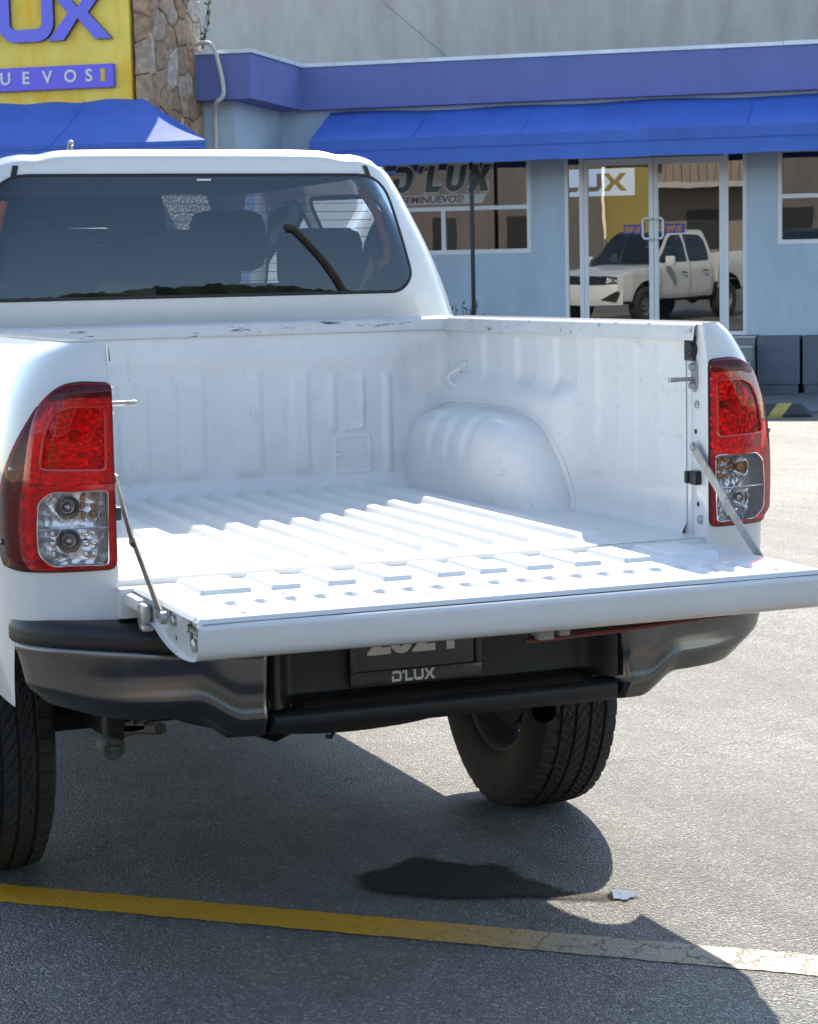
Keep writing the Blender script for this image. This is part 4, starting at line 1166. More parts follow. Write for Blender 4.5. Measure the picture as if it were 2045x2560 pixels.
# aerial
MB().tube([(-.47, 3.35, 1.72), (-.47, 3.28, 1.90)], .004, 8).build('aerial', 'seal', T)
aer = MB()
AE0, AE1 = (-.236, 2.33, 1.82), (-.222, 2.30, 1.898)
hp = []
for i in range(90):
    t = i / 89; a = t * 2 * pi * 9
    base = Vector(AE0).lerp(Vector(AE1), t)
    hp.append(base + Vector((cos(a), sin(a), 0)) * .0065)
aer.tube(hp, .0035, 6); aer.tube([AE0, AE1], .0055, 8); aer.lathe([(0, .009), (.006, .008), (.009, .0001)], 10, 'Z', AE1)
aer.build('aerial_stub', 'steel', T)
# interior seats
def seat(x, y, w, hz, nm):
    o = MB().box(x - w / 2, x + w / 2, y - .07, y + .07, .95, hz, .05).build(nm, 'cloth', T); return o
rs = seat(0, 1.80, 1.22, 1.37, 'rear_bench')
for x in (-.40, .02, .40):
    h = MB().box(x - .135, x + .135, 1.76, 1.85, 1.43, 1.62 if x else 1.56, .045).tube([(x - .05, 1.80, 1.30), (x - .05, 1.80, 1.46)], .006, 8).tube([(x + .05, 1.80, 1.30), (x + .05, 1.80, 1.46)], .006, 8).build('headrest', 'cloth', rs)
for x in (-.36, .36):
    fs_ = seat(x, 2.62, .50, 1.46, 'front_seat')
    MB().box(x - .13, x + .13, 2.55, 2.66, 1.50, 1.70, .05).build('headrest', 'cloth', fs_)
MB().tube([(.49, 1.69, 1.73), (.53, 1.67, 1.66), (.552, 1.65, 1.57), (.548, 1.64, 1.52), (.52, 1.64, 1.505)], .012, 6).build('seat_belt', 'orange', T)
MB().tube([(-.545, 1.72, 1.70), (-.575, 1.71, 1.60), (-.58, 1.70, 1.5)], .010, 6).build('seat_belt', 'orange', T)
MB().box(-.07, .07, 3.05, 3.09, 1.60, 1.66, .01).build('rear_view_mirror', 'black', T)
MB().box(-.56, .56, 1.70, 3.0, 1.768, 1.776).build('headliner', P('headliner', (.25, .25, .25), .9), T)

# ================================================================== SHOP FRONT
# frame: s runs along the front to the right, t towards the car park, z up
FO = Vector((13.2376, 16.3702, 0)); FTH = radians(-36)
FU = Vector((cos(FTH), sin(FTH), 0)); FN = Vector((FU.y, -FU.x, 0))
def fw(s, t, z=0.): return FO + FU * s + FN * t + Vector((0, 0, z))
class FB(MB):
    """mesh builder in shop-front coordinates (s, t, z), stored as local (s, -t, z)"""
    def sbox(s, s0, s1, t0, t1, z0, z1, bev=0.): return s.box(s0, s1, -t1, -t0, z0, z1, bev)
    def quad(s, *pts):
        return s.add([(p[0], -p[1], p[2]) for p in pts], [tuple(range(len(pts)))])
    def stube(s, pts, r, n=8): return s.tube([(p[0], -p[1], p[2]) for p in pts], r, n)
def froot(name, s, t, z, label, cat, group=None):
    o = empty(name, fw(s, t, z), FTH); o['base'] = (s, -t, z); tag(o, label, cat, group); return o
def fpart(mb, name, mat, root, parent=None, **k):
    return mb.build(name, mat, parent or root, offset=tuple(root['base']), **k)
def fthing(mb, name, mat, s, t, z, label, cat, group=None, **k):
    o = mb.build(name, mat, None, offset=(s, -t, z), **k); o.location = fw(s, t, z); o.rotation_euler = (0, 0, FTH)
    return tag(o, label, cat, group)

def plaster(name, col, var=.08, stain=(.0, .0, .0), sa=0., bump=.1, lo=.46, hi=.66):
    m, nt, n, l, b = new_mat(name)
    tc = n.new('ShaderNodeTexCoord')
    nz = n.new('ShaderNodeTexNoise'); nz.inputs['Scale'].default_value = 1.1; nz.inputs['Detail'].default_value = 8; nz.inputs['Roughness'].default_value = .68
    mp = n.new('ShaderNodeMapping'); mp.inputs['Scale'].default_value = (1, 1, .55); l.new(tc.outputs['Object'], mp.inputs['Vector']); l.new(mp.outputs[0], nz.inputs['Vector'])
    mr = n.new('ShaderNodeMapRange'); mr.inputs['From Min'].default_value = .32; mr.inputs['From Max'].default_value = .68; l.new(nz.outputs['Fac'], mr.inputs['Value'])
    mx = n.new('ShaderNodeMix'); mx.data_type = 'RGBA'
    mx.inputs['A'].default_value = (*[c * (1 - var) for c in col], 1); mx.inputs['B'].default_value = (*[c * (1 + var) for c in col], 1)
    l.new(mr.outputs[0], mx.inputs['Factor']); last = mx.outputs['Result']
    if sa:
        n2 = n.new('ShaderNodeTexNoise'); n2.inputs['Scale'].default_value = 2.2; n2.inputs['Detail'].default_value = 9; n2.inputs['Roughness'].default_value = .72
        mp2 = n.new('ShaderNodeMapping'); mp2.inputs['Scale'].default_value = (1, 1, .25); mp2.inputs['Location'].default_value = (3, 1, 7); l.new(tc.outputs['Object'], mp2.inputs['Vector']); l.new(mp2.outputs[0], n2.inputs['Vector'])
        m2 = n.new('ShaderNodeMapRange'); m2.inputs['From Min'].default_value = lo; m2.inputs['From Max'].default_value = hi; m2.inputs['To Max'].default_value = sa; l.new(n2.outputs['Fac'], m2.inputs['Value'])
        x2 = n.new('ShaderNodeMix'); x2.data_type = 'RGBA'; x2.inputs['B'].default_value = (*stain, 1); l.new(last, x2.inputs['A']); l.new(m2.outputs[0], x2.inputs['Factor']); last = x2.outputs['Result']
    l.new(last, b.inputs['Base Color']); b.inputs['Roughness'].default_value = .85
    nb = n.new('ShaderNodeTexNoise'); nb.inputs['Scale'].default_value = 90; nb.inputs['Detail'].default_value = 4; l.new(tc.outputs['Object'], nb.inputs['Vector'])
    bp = n.new('ShaderNodeBump'); bp.inputs['Strength'].default_value = bump; bp.inputs['Distance'].default_value = .01; l.new(nb.outputs['Fac'], bp.inputs['Height']); l.new(bp.outputs[0], b.inputs['Normal'])
    return m
M['wallblue'] = plaster('pale_blue_render', (.50, .615, .71), .06, (.38, .45, .52), .5)
M['fascia'] = plaster('blue_fascia_paint', (.15, .185, .43), .06, (.11, .135, .34), .4, .06)
M['cap'] = P('pale_metal_flashing', (.72, .78, .84), .5, .2, var=.12, vscale=3)
M['concrete'] = plaster('bare_concrete', (.44, .42, .40), .10, (.31, .285, .265), .6, .25)
M['soffit'] = P('grey_soffit', (.35, .35, .35), .8)
M['pave'] = plaster('grey_pavement', (.17, .18, .19), .12, (.11, .11, .12), .5, .25)
M['step'] = plaster('grey_step', (.22, .23, .24), .08)
M['nosing'] = P('white_nosing', (.62, .62, .60), .6)
M['canvas'] = P('blue_awning_canvas', (.05, .145, .53), .6, var=.16, vscale=1.6, bump=.45, bscale=2.6)
M['alu'] = P('white_aluminium_frame', (.80, .81, .82), .4, .0, var=.04, vscale=3)
M['planter'] = P('slate_blue_planter', (.12, .135, .17), .6, var=.10, vscale=5, bump=.1)
M['mullion'] = P('black_post', (.015, .016, .018), .45)
M['yellow'] = plaster('yellow_sign_panel', (.95, .72, .15), .10, (.93, .50, .02), .8, .05, .44, .60)
M['letter'] = P('blue_letter_face', (.05, .055, .72), .25, coat=.4)
M['letterside'] = P('letter_return', (.02, .025, .12), .4)
M['strip'] = P('blue_sign_strip', (.08, .06, .72), .35, coat=.3)
M['pushblue'] = P('push_sign_blue', (.03, .05, .30), .4)
M['yprint'] = P('yellow_print', (.75, .52, .03), .5)
M['oprint'] = P('orange_print', (.70, .30, .05), .5)
M['inwall'] = P('office_inside', (.10, .10, .10), .9)
M['redcloth'] = P('dark_red_panel', (.16, .03, .03), .8)
M['mortar'] = P('mortar', (.24, .175, .125), .95, bump=.5, bscale=40)

# ---- pavement and steps
pv = FB().sbox(-14, 6, -.3, 3.55, -.05, .02).build('pavement', 'pave'); pv.location = FO; pv.rotation_euler = (0, 0, FTH); tag(pv, 'grey pavement in front of the office', 'pavement', kind='structure')
st = froot('entrance_steps', -3.4, .5, .02, 'grey entrance steps with white nosings below the glass door', 'steps')
for i, (z1, t1) in enumerate(((.226, 1.45), (.416, 1.12), (.588, .80), (.690, .50))):
    z0 = (.021, .226, .416, .588)[i]
    tr = fpart(FB().sbox(-4.7, -2.25, .002, t1, z0, z1 - .02), 'step', 'step', st)
    fpart(FB().sbox(-4.702, -2.248, .002, t1 + .006, z1 - .02, z1, .003), 'tread', 'step', st, tr)
    fpart(FB().sbox(-4.703, -2.247, t1 + .003, t1 + .009, z1 - .020, z1 - .004), 'nosing', 'nosing', st, tr)

# ---- office building
bd = froot('office_building', -4, 0, 0, 'pale blue single storey office with blue fascia and glass entrance', 'building')
wl_ = FB()
SL, SR, ZT = -8.08, 5.0, 3.60
wins = [(-6.95, -4.97, 1.715, 2.86), (-4.56, -2.39, .69, 2.86), (-2.03, .4, 1.745, 2.86), (1.2, 3.4, 1.745, 2.86)]
x = SL
for a, b, z0, z1 in wins:
    wl_.sbox(x, a, -.2, 0, 0, 2.86)
    if z0 > .7: wl_.sbox(a, b, -.2, 0, 0, z0)
    else: wl_.sbox(a, b, -.2, 0, 0, z0)
    x = b
wl_.sbox(x, SR, -.2, 0, 0, 2.86); wl_.sbox(SL, SR, -.2, 0, 2.86, ZT)
fpart(wl_, 'front_wall', 'wallblue', bd, smooth=False)
fpart(FB().sbox(-12.5, SL, -.2, 1.80, 0, ZT - .02), 'corner_bay', 'wallblue', bd, smooth=False)
# fascia with stepped corner, flashing
fpart(FB().sbox(-7.80, 5.2, -.9, .15, 3.505, 4.015), 'fascia', 'fascia', bd, smooth=False)
fpart(FB().sbox(-12.6, -7.78, -.85, 2.06, 3.51, 4.02), 'bay_fascia', 'fascia', bd, smooth=False)
fpart(FB().sbox(-7.775, -1.95, -.9, .17, 4.018, 4.062), 'flashing', 'cap', bd, smooth=False)
fpart(FB().sbox(-1.94, 5.22, -.9, .175, 4.018, 4.066), 'flashing', 'cap', bd, smooth=False)
fpart(FB().sbox(-12.62, -7.76, -.86, 2.08, 4.023, 4.068), 'flashing', 'cap', bd, smooth=False)
fpart(FB().sbox(-8.0, 5.0, -4.6, -.2, 3.40, 3.5), 'ceiling', 'inwall', bd, smooth=False)
fpart(FB().sbox(-8.0, 5.0, -4.7, -4.6, 0, 3.4), 'back_wall', 'inwall', bd, smooth=False)
fpart(FB().sbox(-8.0, 5.0, -4.6, -.2, .55, .68), 'office_floor', 'inwall', bd, smooth=False)
def window(a, b, z0, z1, rails=(), muls=(), nm='window', fr=.05, tt=-.06):
    f = FB().sbox(a, a + fr, tt - .05, tt + .05, z0, z1).sbox(b - fr, b, tt - .05, tt + .05, z0, z1).sbox(a + fr, b - fr, tt - .05, tt + .05, z0, z0 + fr).sbox(a + fr, b - fr, tt - .05, tt + .05, z1 - fr, z1)
    for r in rails: f.sbox(a + fr, b - fr, tt - .045, tt + .045, r - .025, r + .025)
    for q, za, zb in muls: f.sbox(q - .025, q + .025, tt - .044, tt + .044, za, zb)
    w = fpart(f, nm, 'alu', bd, smooth=False)
    return w
def pane(a, b, z0, z1, w, tt=-.07, tilt=-.012):
    # panes lean back a touch, as they do in the photograph's reflections
    h = z1 - z0
    q = FB(); e = .003
    yw = (b - a) / 2 * math.tan(radians(5.2)) if b - a < .9 else 0
    q.add([(a, -(tt) - yw, z0), (b, -(tt) + yw, z0), (b, -(tt) + yw + h * tilt, z1), (a, -(tt) - yw + h * tilt, z1)], [(0, 1, 2, 3)])
    return fpart(q, 'pane', 'winglass', bd, w, smooth=False)
a, b, z0, z1 = wins[0]
w = window(a, b, z0, z1, (2.265,), ((-6.06, z0 + .05, 2.24),))
pane(a + .05, b - .05, 2.29, z1 - .05, w); pane(a + .05, -6.085, z0 + .05, 2.24, w); pane(-6.035, b - .05, z0 + .05, 2.24, w)
for k in (2, 3):
    a, b, z0, z1 = wins[k]
    w = window(a, b, z0, z1, (2.30,)); pane(a + .05, b - .05, 2.325, z1 - .05, w); pane(a + .05, b - .05, z0 + .05, 2.275, w)
# glass entrance: side lights and two door leaves
a, b, z0, z1 = wins[1]
en = window(a, b, z0, z1, (), ((-4.355, z0 + .05, z1 - .05), (-2.63, z0 + .05, z1 - .05)), 'entrance_frame', .045)
pane(a + .045, -4.38, z0 + .05, z1 - .05, en); pane(-2.605, b - .045, z0 + .05, z1 - .05, en)
for a, b, hs in ((-4.328, -3.492, -3.56), (-3.486, -2.657, -3.42)):
    d = FB().sbox(a, a + .055, -.08, -.03, z0 + .055, z1 - .06).sbox(b - .055, b, -.08, -.03, z0 + .055, z1 - .06).sbox(a + .055, b - .055, -.08, -.03, z0 + .055, z0 + .16).sbox(a + .055, b - .055, -.08, -.03, z1 - .14, z1 - .06)
    d = fpart(d, 'door', 'alu', bd, smooth=False)
    pane(a + .055, b - .055, z0 + .16, z1 - .14, d, -.06)
    hx = hs
    fpart(FB().stube([(hx, -.03, 2.09), (hx, .03, 2.09), (hx, .045, 2.075), (hx, .045, 1.85), (hx, .03, 1.835), (hx, -.03, 1.835)] if False else [((b - .03 if hs < -3.5 else a + .03), -.03, 2.085), ((b - .03 if hs < -3.5 else a + .03), .04, 2.085), (hx - (.03 if hs < -3.5 else -.03), .045, 2.085), (hx - (.05 if hs < -3.5 else -.05), .045, 2.06), (hx - (.05 if hs < -3.5 else -.05), .045, 1.87), (hx - (.03 if hs < -3.5 else -.03), .045, 1.845), ((b - .03 if hs < -3.5 else a + .03), .04, 1.845), ((b - .03 if hs < -3.5 else a + .03), -.03, 1.845)], .014, 8), 'pull_handle', 'alu', bd, d)
    p0 = b - .055 - .30 if hs < -3.5 else a + .055 + .075
    fpart(FB().sbox(p0, p0 + .235, -.020, -.016, 1.905, 2.015), 'push_sign', 'pushblue', bd, d, smooth=False)
    tx = xf(text_mb('EMPUJE', .098, .0005, .002, .95, 0, .62), lambda q, r, h: (p0 + .012 + q, .0145 - h, 1.925 + r))
    fpart(tx, 'sign_text', 'oprint', bd, d, smooth=False)
# window lettering on the left window (white outline, dark letter)
dk = P('frosted_white_vinyl', (.62, .63, .62), .7)
dkd = P('dark_letter_vinyl', (.035, .05, .045), .35)
lt, wd = dlux_letters(.34, .235, .118)
def shear(p, k=.18): return [(x + y * k, y) for x, y in p]
vin = FB().quad((-6.87, -.062, 2.325), (-5.58, -.062, 2.325), (-5.52, -.062, 2.44), (-6.87, -.062, 2.44))
vn = fpart(vin, 'vinyl_band', dk, bd, smooth=False)
mb = FB()
for q in lt: poly_mb(shear([(x_ * 1.0, y_) for x_, y_ in q]), lambda a_, b_, h: (-6.72 + a_ * 1.14 - .012, .058 - h, 2.455 + b_ * 1.06), 0, .002, mb)
fpart(mb, 'vinyl_outline', dk, bd, vn, smooth=False)
lt2, wd2 = dlux_letters(.30, .205, .066)
mb = FB()
for q, q0 in zip(lt2, lt):
    ox = min(p[0] for p in q0) - min(p[0] for p in q) + .014
    poly_mb(shear([(x_ + ox, y_ + .016) for x_, y_ in q]), lambda a_, b_, h: (-6.72 + a_ * 1.14 - .012, .053 - h, 2.455 + b_ * 1.06), 0, .002, mb)
fpart(mb, 'vinyl_letters', dkd, bd, vn, smooth=False)
tx = xf(text_mb('SEMINUEVOS!', .118, .0005, .003, 1.0, .15, 1.07), lambda q, r, h: (-6.60 + q * 1.02, .060 - h, 2.345 + r))
fpart(tx, 'vinyl_small_text', P('red_brown_print', (.16, .05, .045), .5), bd, vn, smooth=False)
fpart(FB().sbox(-6.9, -6.15, -.60, -.5, .7, 2.3), 'red_display_panel', 'redcloth', bd, smooth=False)
fpart(FB().sbox(-5.9, -5.3, -1.5, -1.4, .7, 2.2), 'red_display_panel', 'redcloth', bd, smooth=False)

# ---- illuminated wall sign inside, seen through the entrance
isg = froot('lit_wall_sign', -4.7, -3.0, 2.2, 'backlit wall sign inside the office seen through the entrance', 'sign')
def emis(name, col, st_):
    m = bpy.data.materials.new(name); m.use_nodes = True; n = m.node_tree.nodes; n.remove(n['Principled BSDF'])
    e = n.new('ShaderNodeEmission'); e.inputs[0].default_value = (*col, 1); e.inputs[1].default_value = st_
    m.node_tree.links.new(e.outputs[0], n['Material Output'].inputs['Surface']); return m
fpart(FB().sbox(-5.40, -4.16, -3.10, -3.04, 2.47, 2.83), 'light_panel', emis('led_panel', (.42, .62, 1.0), .6), isg, smooth=False)
fpart(FB().sbox(-5.45, -4.12, -3.10, -3.04, 2.22, 2.47), 'lower_panel', P('sign_board_dark', (.20, .19, .19), .6), isg, smooth=False)
lt, wd = dlux_letters(.235, .285, .062)
mb = FB()
for q in lt[2:]: poly_mb(q, lambda a_, b_, h: (-5.13 - min(p[0] for p in lt[2]) + a_, 3.0 - h, 2.53 + b_), 0, .03, mb)
fpart(mb, 'sign_letters', P('bronze_letters', (.05, .04, .05), .35), isg, smooth=False)
tx = xf(text_mb('E V O S', .13, .004, .002, 1.15, 0, 1.2), lambda q, r, h: (-4.87 + q, 3.02 - h, 2.27 + r))
fpart(tx, 'sign_small_letters', P('grey_letters', (.08, .08, .08), .5), isg, smooth=False)

# ---- awnings
def canopy(name, s0, s1, tt, zt, tb, zb, zv, label, hipL=0., hipR=0., seams=()):
    rt_ = froot(name, (s0 + s1) / 2, tt, zv, label, 'awning', 'blue canvas awnings')
    def slope(a, b):
        L0, L1 = s0 + hipL * 0, s1 - hipR; B0, B1 = s0 - 0, s1
        s = (s0 + (L1 - s0) * a) * (1 - b) + (s0 + (s1 - s0) * a) * b
        if hipL: s = ((s0 + hipL) + (L1 - s0 - hipL) * a) * (1 - b) + (s0 + (s1 - s0) * a) * b
        t = tt + (tb - tt) * b; z = zt + (zb - zt) * b
        z += -.030 * sin(pi * b) + .010 * sin(a * 43) * (1 - b) ** 1.5 + .006 * sin(a * 19 + 2) * (1 - b)
        return (s, -t, z)
    top = fpart(FB().grid(120, 12, slope), 'canopy', 'canvas', rt_, angle=60)
    def val(a, b):
        s = s0 + (s1 - s0) * a; z = zb + (zv - zb) * b
        t = tb + .004 * sin(a * 90) * b + .012 * b - .010 * sin(pi * b)
        z += .006 * sin(a * 60) * (b > .98)
        return (s, -t, z)
    vl = fpart(FB().grid(160, 7, val), 'valance', 'canvas', rt_)
    fpart(FB().stube([(s0, tb + .008, zb + .42 * (zv - zb)), (s1, tb + .008, zb + .42 * (zv - zb))], .004, 5), 'hem_seam', 'canvas', rt_, vl)
    for sd, hp in ((0, hipL), (1, hipR)):
        e = s1 if sd else s0; ttop = (s1 - hipR) if sd else (s0 + hipL)
        fpart(FB().quad((ttop, tt, zt), (e, tb, zb), (ttop, tt, zb)), 'end_panel', 'canvas', rt_, smooth=False)
        fpart(FB().quad((e, tb, zb), (e, tb, zv), (ttop, tt, zv), (ttop, tt, zb)), 'end_valance', 'canvas', rt_, smooth=False)
    fpart(FB().stube([(s0 + .02, tb - .04, zb - .03), (s1 - .02, tb - .04, zb - .03)], .014, 8), 'front_bar', 'mullion', rt_)
    for q in seams:
        fpart(FB().stube([(q, tt + (tb - tt) * i / 8, zt + (zb - zt) * i / 8 - .030 * sin(pi * i / 8) + .004) for i in range(9)], .004, 5), 'panel_seam', 'canvas', rt_, top)
    return rt_
canopy('awning', -7.445, 5.0, .03, 3.465, .95, 3.075, 2.765, 'long blue canvas awning over the glass entrance', 0, 0, (-6.2, -4.9, -3.6, -2.3, -1.0))
canopy('awning', -13.0, -7.475, 3.52, 3.43, 4.5, 2.90, 2.81, 'blue canvas awning under the yellow sign', 0, 1.06, (-11.2, -10.2, -9.2))

# ---- stone pier with separate stones
pier = froot('stone_pier', -8.52, 2.7, 0, 'brown field stone pier beside the yellow sign', 'pier')
PS0, PS1, PT0, PT1, PZ1_ = -8.60, -8.46, 1.86, 3.47, 5.9
fpart(FB().sbox(PS0, PS1, PT0, PT1, 0, PZ1_), 'mortar_core', 'mortar', pier, smooth=False)
scol = [P('stone_%d' % i, c, .85, var=.42, vscale=13, bump=.9, bscale=18) for i, c in enumerate([(.37, .24, .155), (.34, .215, .14), (.42, .285, .19), (.39, .29, .22), (.46, .39, .33), (.31, .205, .14), (.39, .25, .155)])]
def clip(poly, nx, ny, c):
    out = []
    for i in range(len(poly)):
        p, q = poly[i], poly[(i + 1) % len(poly)]
        dp, dq = p[0] * nx + p[1] * ny - c, q[0] * nx + q[1] * ny - c
        if dp <= 0: out.append(p)
        if dp * dq < 0:
            t = dp / (dp - dq); out.append((p[0] + (q[0] - p[0]) * t, p[1] + (q[1] - p[1]) * t))
    return out
def stones(a0, a1, z0, z1, fn, da, dz, seed):
    r = random.Random(seed); seeds = []
    na, nz_ = max(1, round((a1 - a0) / da)), max(1, round((z1 - z0) / dz))
    for j in range(nz_):
        for i in range(na):
            seeds.append((a0 + (i + .5 + r.uniform(-.42, .42) + (.25 if j % 2 else -.25) * (na > 1)) * (a1 - a0) / na, z0 + (j + .5 + r.uniform(-.42, .42)) * (z1 - z0) / nz_))
    for k, (x, y) in enumerate(seeds):
        poly = [(a0, z0), (a1, z0), (a1, z1), (a0, z1)]
        for j, (u, v) in enumerate(seeds):
            if j == k: continue
            nx, ny = u - x, v - y; L = hypot(nx, ny)
            if L > 1.6 or L < 1e-4: continue
            nx /= L; ny /= L
            poly = clip(poly, nx, ny, (x + u) / 2 * nx + (y + v) / 2 * ny - .004)
            if len(poly) < 3: break
        if len(poly) < 3: continue
        # split long edges and jitter for a rough outline
        pp = []
        for i in range(len(poly)):
            p, q = poly[i], poly[(i + 1) % len(poly)]; L = hypot(q[0] - p[0], q[1] - p[1]); m = max(1, int(L / .12))
            for j in range(m):
                t = j / m; jj = .010 if 0 < j else 0
                pp.append((p[0] + (q[0] - p[0]) * t + r.uniform(-jj, jj), p[1] + (q[1] - p[1]) * t + r.uniform(-jj, jj)))
        if len(pp) < 3: continue
        cx_, cy_ = sum(p[0] for p in pp) / len(pp), sum(p[1] for p in pp) / len(pp)
        h = r.uniform(.012, .034); n_ = len(pp)
        ta, tb_ = r.uniform(-.12, .12), r.uniform(-.12, .12)
        vs_ = [fn(a_, b_, -.01) for a_, b_ in pp]
        vs_ += [fn(cx_ + (a_ - cx_) * .96, cy_ + (b_ - cy_) * .96, h * .75 + r.uniform(-.006, .006)) for a_, b_ in pp]
        vs_ += [fn(cx_ + (a_ - cx_) * .72, cy_ + (b_ - cy_) * .72, h + ta * (a_ - cx_) + tb_ * (b_ - cy_) + r.uniform(-.008, .008)) for a_, b_ in pp]
        vs_ += [fn(cx_, cy_, h + r.uniform(-.004, .01))]
        fs_2 = [(i, (i + 1) % n_, n_ + (i + 1) % n_, n_ + i) for i in range(n_)] + [(n_ + i, n_ + (i + 1) % n_, 2 * n_ + (i + 1) % n_, 2 * n_ + i) for i in range(n_)] + [(2 * n_ + i, 2 * n_ + (i + 1) % n_, 3 * n_) for i in range(n_)]
        fpart(FB().add(vs_, fs_2), 'stone', scol[r.randrange(len(scol))], pier, angle=28)
stones(PT0, PT1, 2.5, PZ1_, lambda a_, b_, h: (PS1 + h, -a_, b_), .30, .27, 5)
stones(PS0 - .02, PS1 + .02, 2.5, PZ1_, lambda a_, b_, h: (a_, -(PT1 + h), b_), .2, .30, 9)

# ---- yellow sign
sg = froot('yellow_sign', -9.8, 3.47, 3.41, 'yellow dealership sign panel with raised blue lettering', 'sign')
fpart(FB().sbox(-12.6, -8.66, 3.30, 3.50, 3.41, 5.6, .004), 'sign_panel', 'yellow', sg, smooth=False)
lt, wd = dlux_letters(.57, .65, .135)
ox = -9.52 - max(p[0] for p in lt[3])          # the U's right edge
for i, q in enumerate(lt):
    sh_ = 0.
    if i == 4: sh_ = (-8.85 - max(p[0] for p in q)) - ox
    f_ = lambda a_, b_, h: (ox + a_ + sh_, -(3.56 + h), 4.085 + b_ - .0 * a_)
    lp = poly_mb(q, f_, -.055, .0, FB())
    L_ = fpart(lp, 'letter', 'letterside', sg, smooth=False)
    fpart(poly_mb(q, f_, .001, .006, FB()), 'letter_face', 'letter', sg, L_, smooth=False)
sb = fpart(FB().sbox(-12.4, -8.84, 3.505, 3.565, 3.565, 3.815, .004), 'blue_strip', 'strip', sg, smooth=False)
for ch, c0 in (('S', -11.56), ('E', -11.28), ('M', -11.0), ('I', -10.70), ('N', -10.45), ('U', -10.17), ('E', -9.91), ('V', -9.665), ('O', -9.415), ('S', -9.165)):
    tx = xf(text_mb(ch, .185, .004, .004, 1, 0, 1.0), lambda q, r, h: (c0 + q, -(3.572 + h), 3.615 + r + .022))
    fpart(tx, 'strip_letter', 'white_print', sg, sb, smooth=False)
fpart(FB().sbox(-8.985, -8.935, 3.566, 3.574, 3.63, 3.765), 'strip_bar', 'yprint', sg, sb, smooth=False)
fpart(FB().sbox(-12.6, -8.64, 1.8, 3.30, 0, 5.5), 'sign_block', 'wallblue', sg, smooth=False)

# ---- rear concrete building
rb_ = froot('concrete_building', -4, -5, 0, 'tall bare concrete wall rising behind the blue fascia', 'building')
fpart(FB().sbox(-16, 9, -5.2, -5.0, 0, 6.4), 'concrete_wall', 'concrete', rb_, smooth=False)
fpart(FB().sbox(-16, 9, -5.25, -4.95, 6.4, 6.5), 'coping', 'concrete', rb_, smooth=False)
wi = fthing(FB().stube([(-8.9, -4.2, 6.3), (-7.9, -4.1, 5.35), (-6.75, -4.0, 4.35)], .0035, 6), 'overhead_cable', 'mullion', -6.75, -4.0, 4.35, 'thin dark cable sloping across the concrete wall', 'cable')

# ---- conduit, post, planters, wheel stop
cd = [(-8.42, 2.10, 4.13), (-8.33, 2.14, 4.145), (-8.22, 2.17, 4.13), (-8.165, 2.17, 4.05), (-8.13, 2.15, 3.9), (-8.10, 2.14, 3.75), (-8.085, 2.14, 3.6), (-8.11, 2.13, 3.53), (-8.19, 2.10, 3.47), (-8.27, 1.95, 3.38), (-8.29, 1.87, 3.25), (-8.30, 1.86, 2.2)]
fthing(FB().stube(smooth_tab(cd, 80), .026, 8), 'flexible_conduit', P('grey_conduit', (.62, .60, .57), .6, var=.15, vscale=20), -8.3, 1.86, 2.2, 'pale grey flexible conduit looping over the fascia beside the stone pier', 'conduit')
pst = froot('awning_post', -5.555, .62, .02, 'slim black post standing in front of the left office window', 'post')
fpart(FB().sbox(-5.577, -5.533, .60, .644, .03, 2.95, .004), 'shaft', 'mullion', pst); fpart(FB().sbox(-5.63, -5.48, .55, .70, .02, .032, .003), 'base_plate', 'mullion', pst)
for i, (s0, lab) in enumerate(((-2.225, 'square slate blue planter next to the entrance steps'), (-1.705, 'square slate blue planter cut by the right picture edge'))):
    pr_ = froot('planter', s0 + .24, .27, .02, lab, 'planter', 'slate planters by the wall')
    W_, H_ = .485, .66
    mbp = FB().sbox(s0, s0 + W_, .02, .07, .13, .02 + H_).sbox(s0, s0 + W_, .455, .505, .13, .02 + H_).sbox(s0, s0 + .07, .07, .455, .13, .02 + H_).sbox(s0 + W_ - .07, s0 + W_, .07, .455, .13, .02 + H_)
    fpart(mbp, 'box', 'planter', pr_, smooth=False)
    fpart(FB().sbox(s0 + .02, s0 + W_ - .02, .04, .485, .021, .13), 'plinth', 'planter', pr_, smooth=False)
    fpart(FB().sbox(s0 + .071, s0 + W_ - .071, .071, .454, .50, .54), 'soil', 'under', pr_, smooth=False)
ws_ = froot('wheel_stop', -2.3, 4.1, .0, 'black and yellow wheel stop on the asphalt by the pavement', 'wheel stop')
def stop_fn(s0, s1, mat, nm, e0=0, e1=0, parent=None, prf=0.):
    pr3 = [(3.86 - prf, .0), (3.92 - prf, .125 + prf), (4.10 + prf, .125 + prf), (4.215 + prf, .035), (4.215 + prf, .0)]
    vs_ = []
    for s_, e_, sk in ((s0, e0, 0), (s1, e1, 0)):
        for t_, z_ in pr3: vs_.append((s_ + (e_ * (z_ / .125)) , -t_, z_))
    n_ = len(pr3)
    fs_3 = [tuple(range(n_)), tuple(range(n_, 2 * n_))[::-1]] + [(i, i + 1, n_ + i + 1, n_ + i) for i in range(n_ - 1)]
    return fpart(FB().add(vs_, fs_3), nm, mat, ws_, parent, smooth=False)
M['stopyellow'] = P('faded_yellow_paint', (.42, .31, .08), .7, var=.2, vscale=12)
body = stop_fn(-3.2, -1.36, 'mullion', 'stop_body', .1, -.13)
for a_ in (-2.75, -1.80):
    stop_fn(a_, a_ + .14, 'stopyellow', 'yellow_band', .09, .09, body, .002)

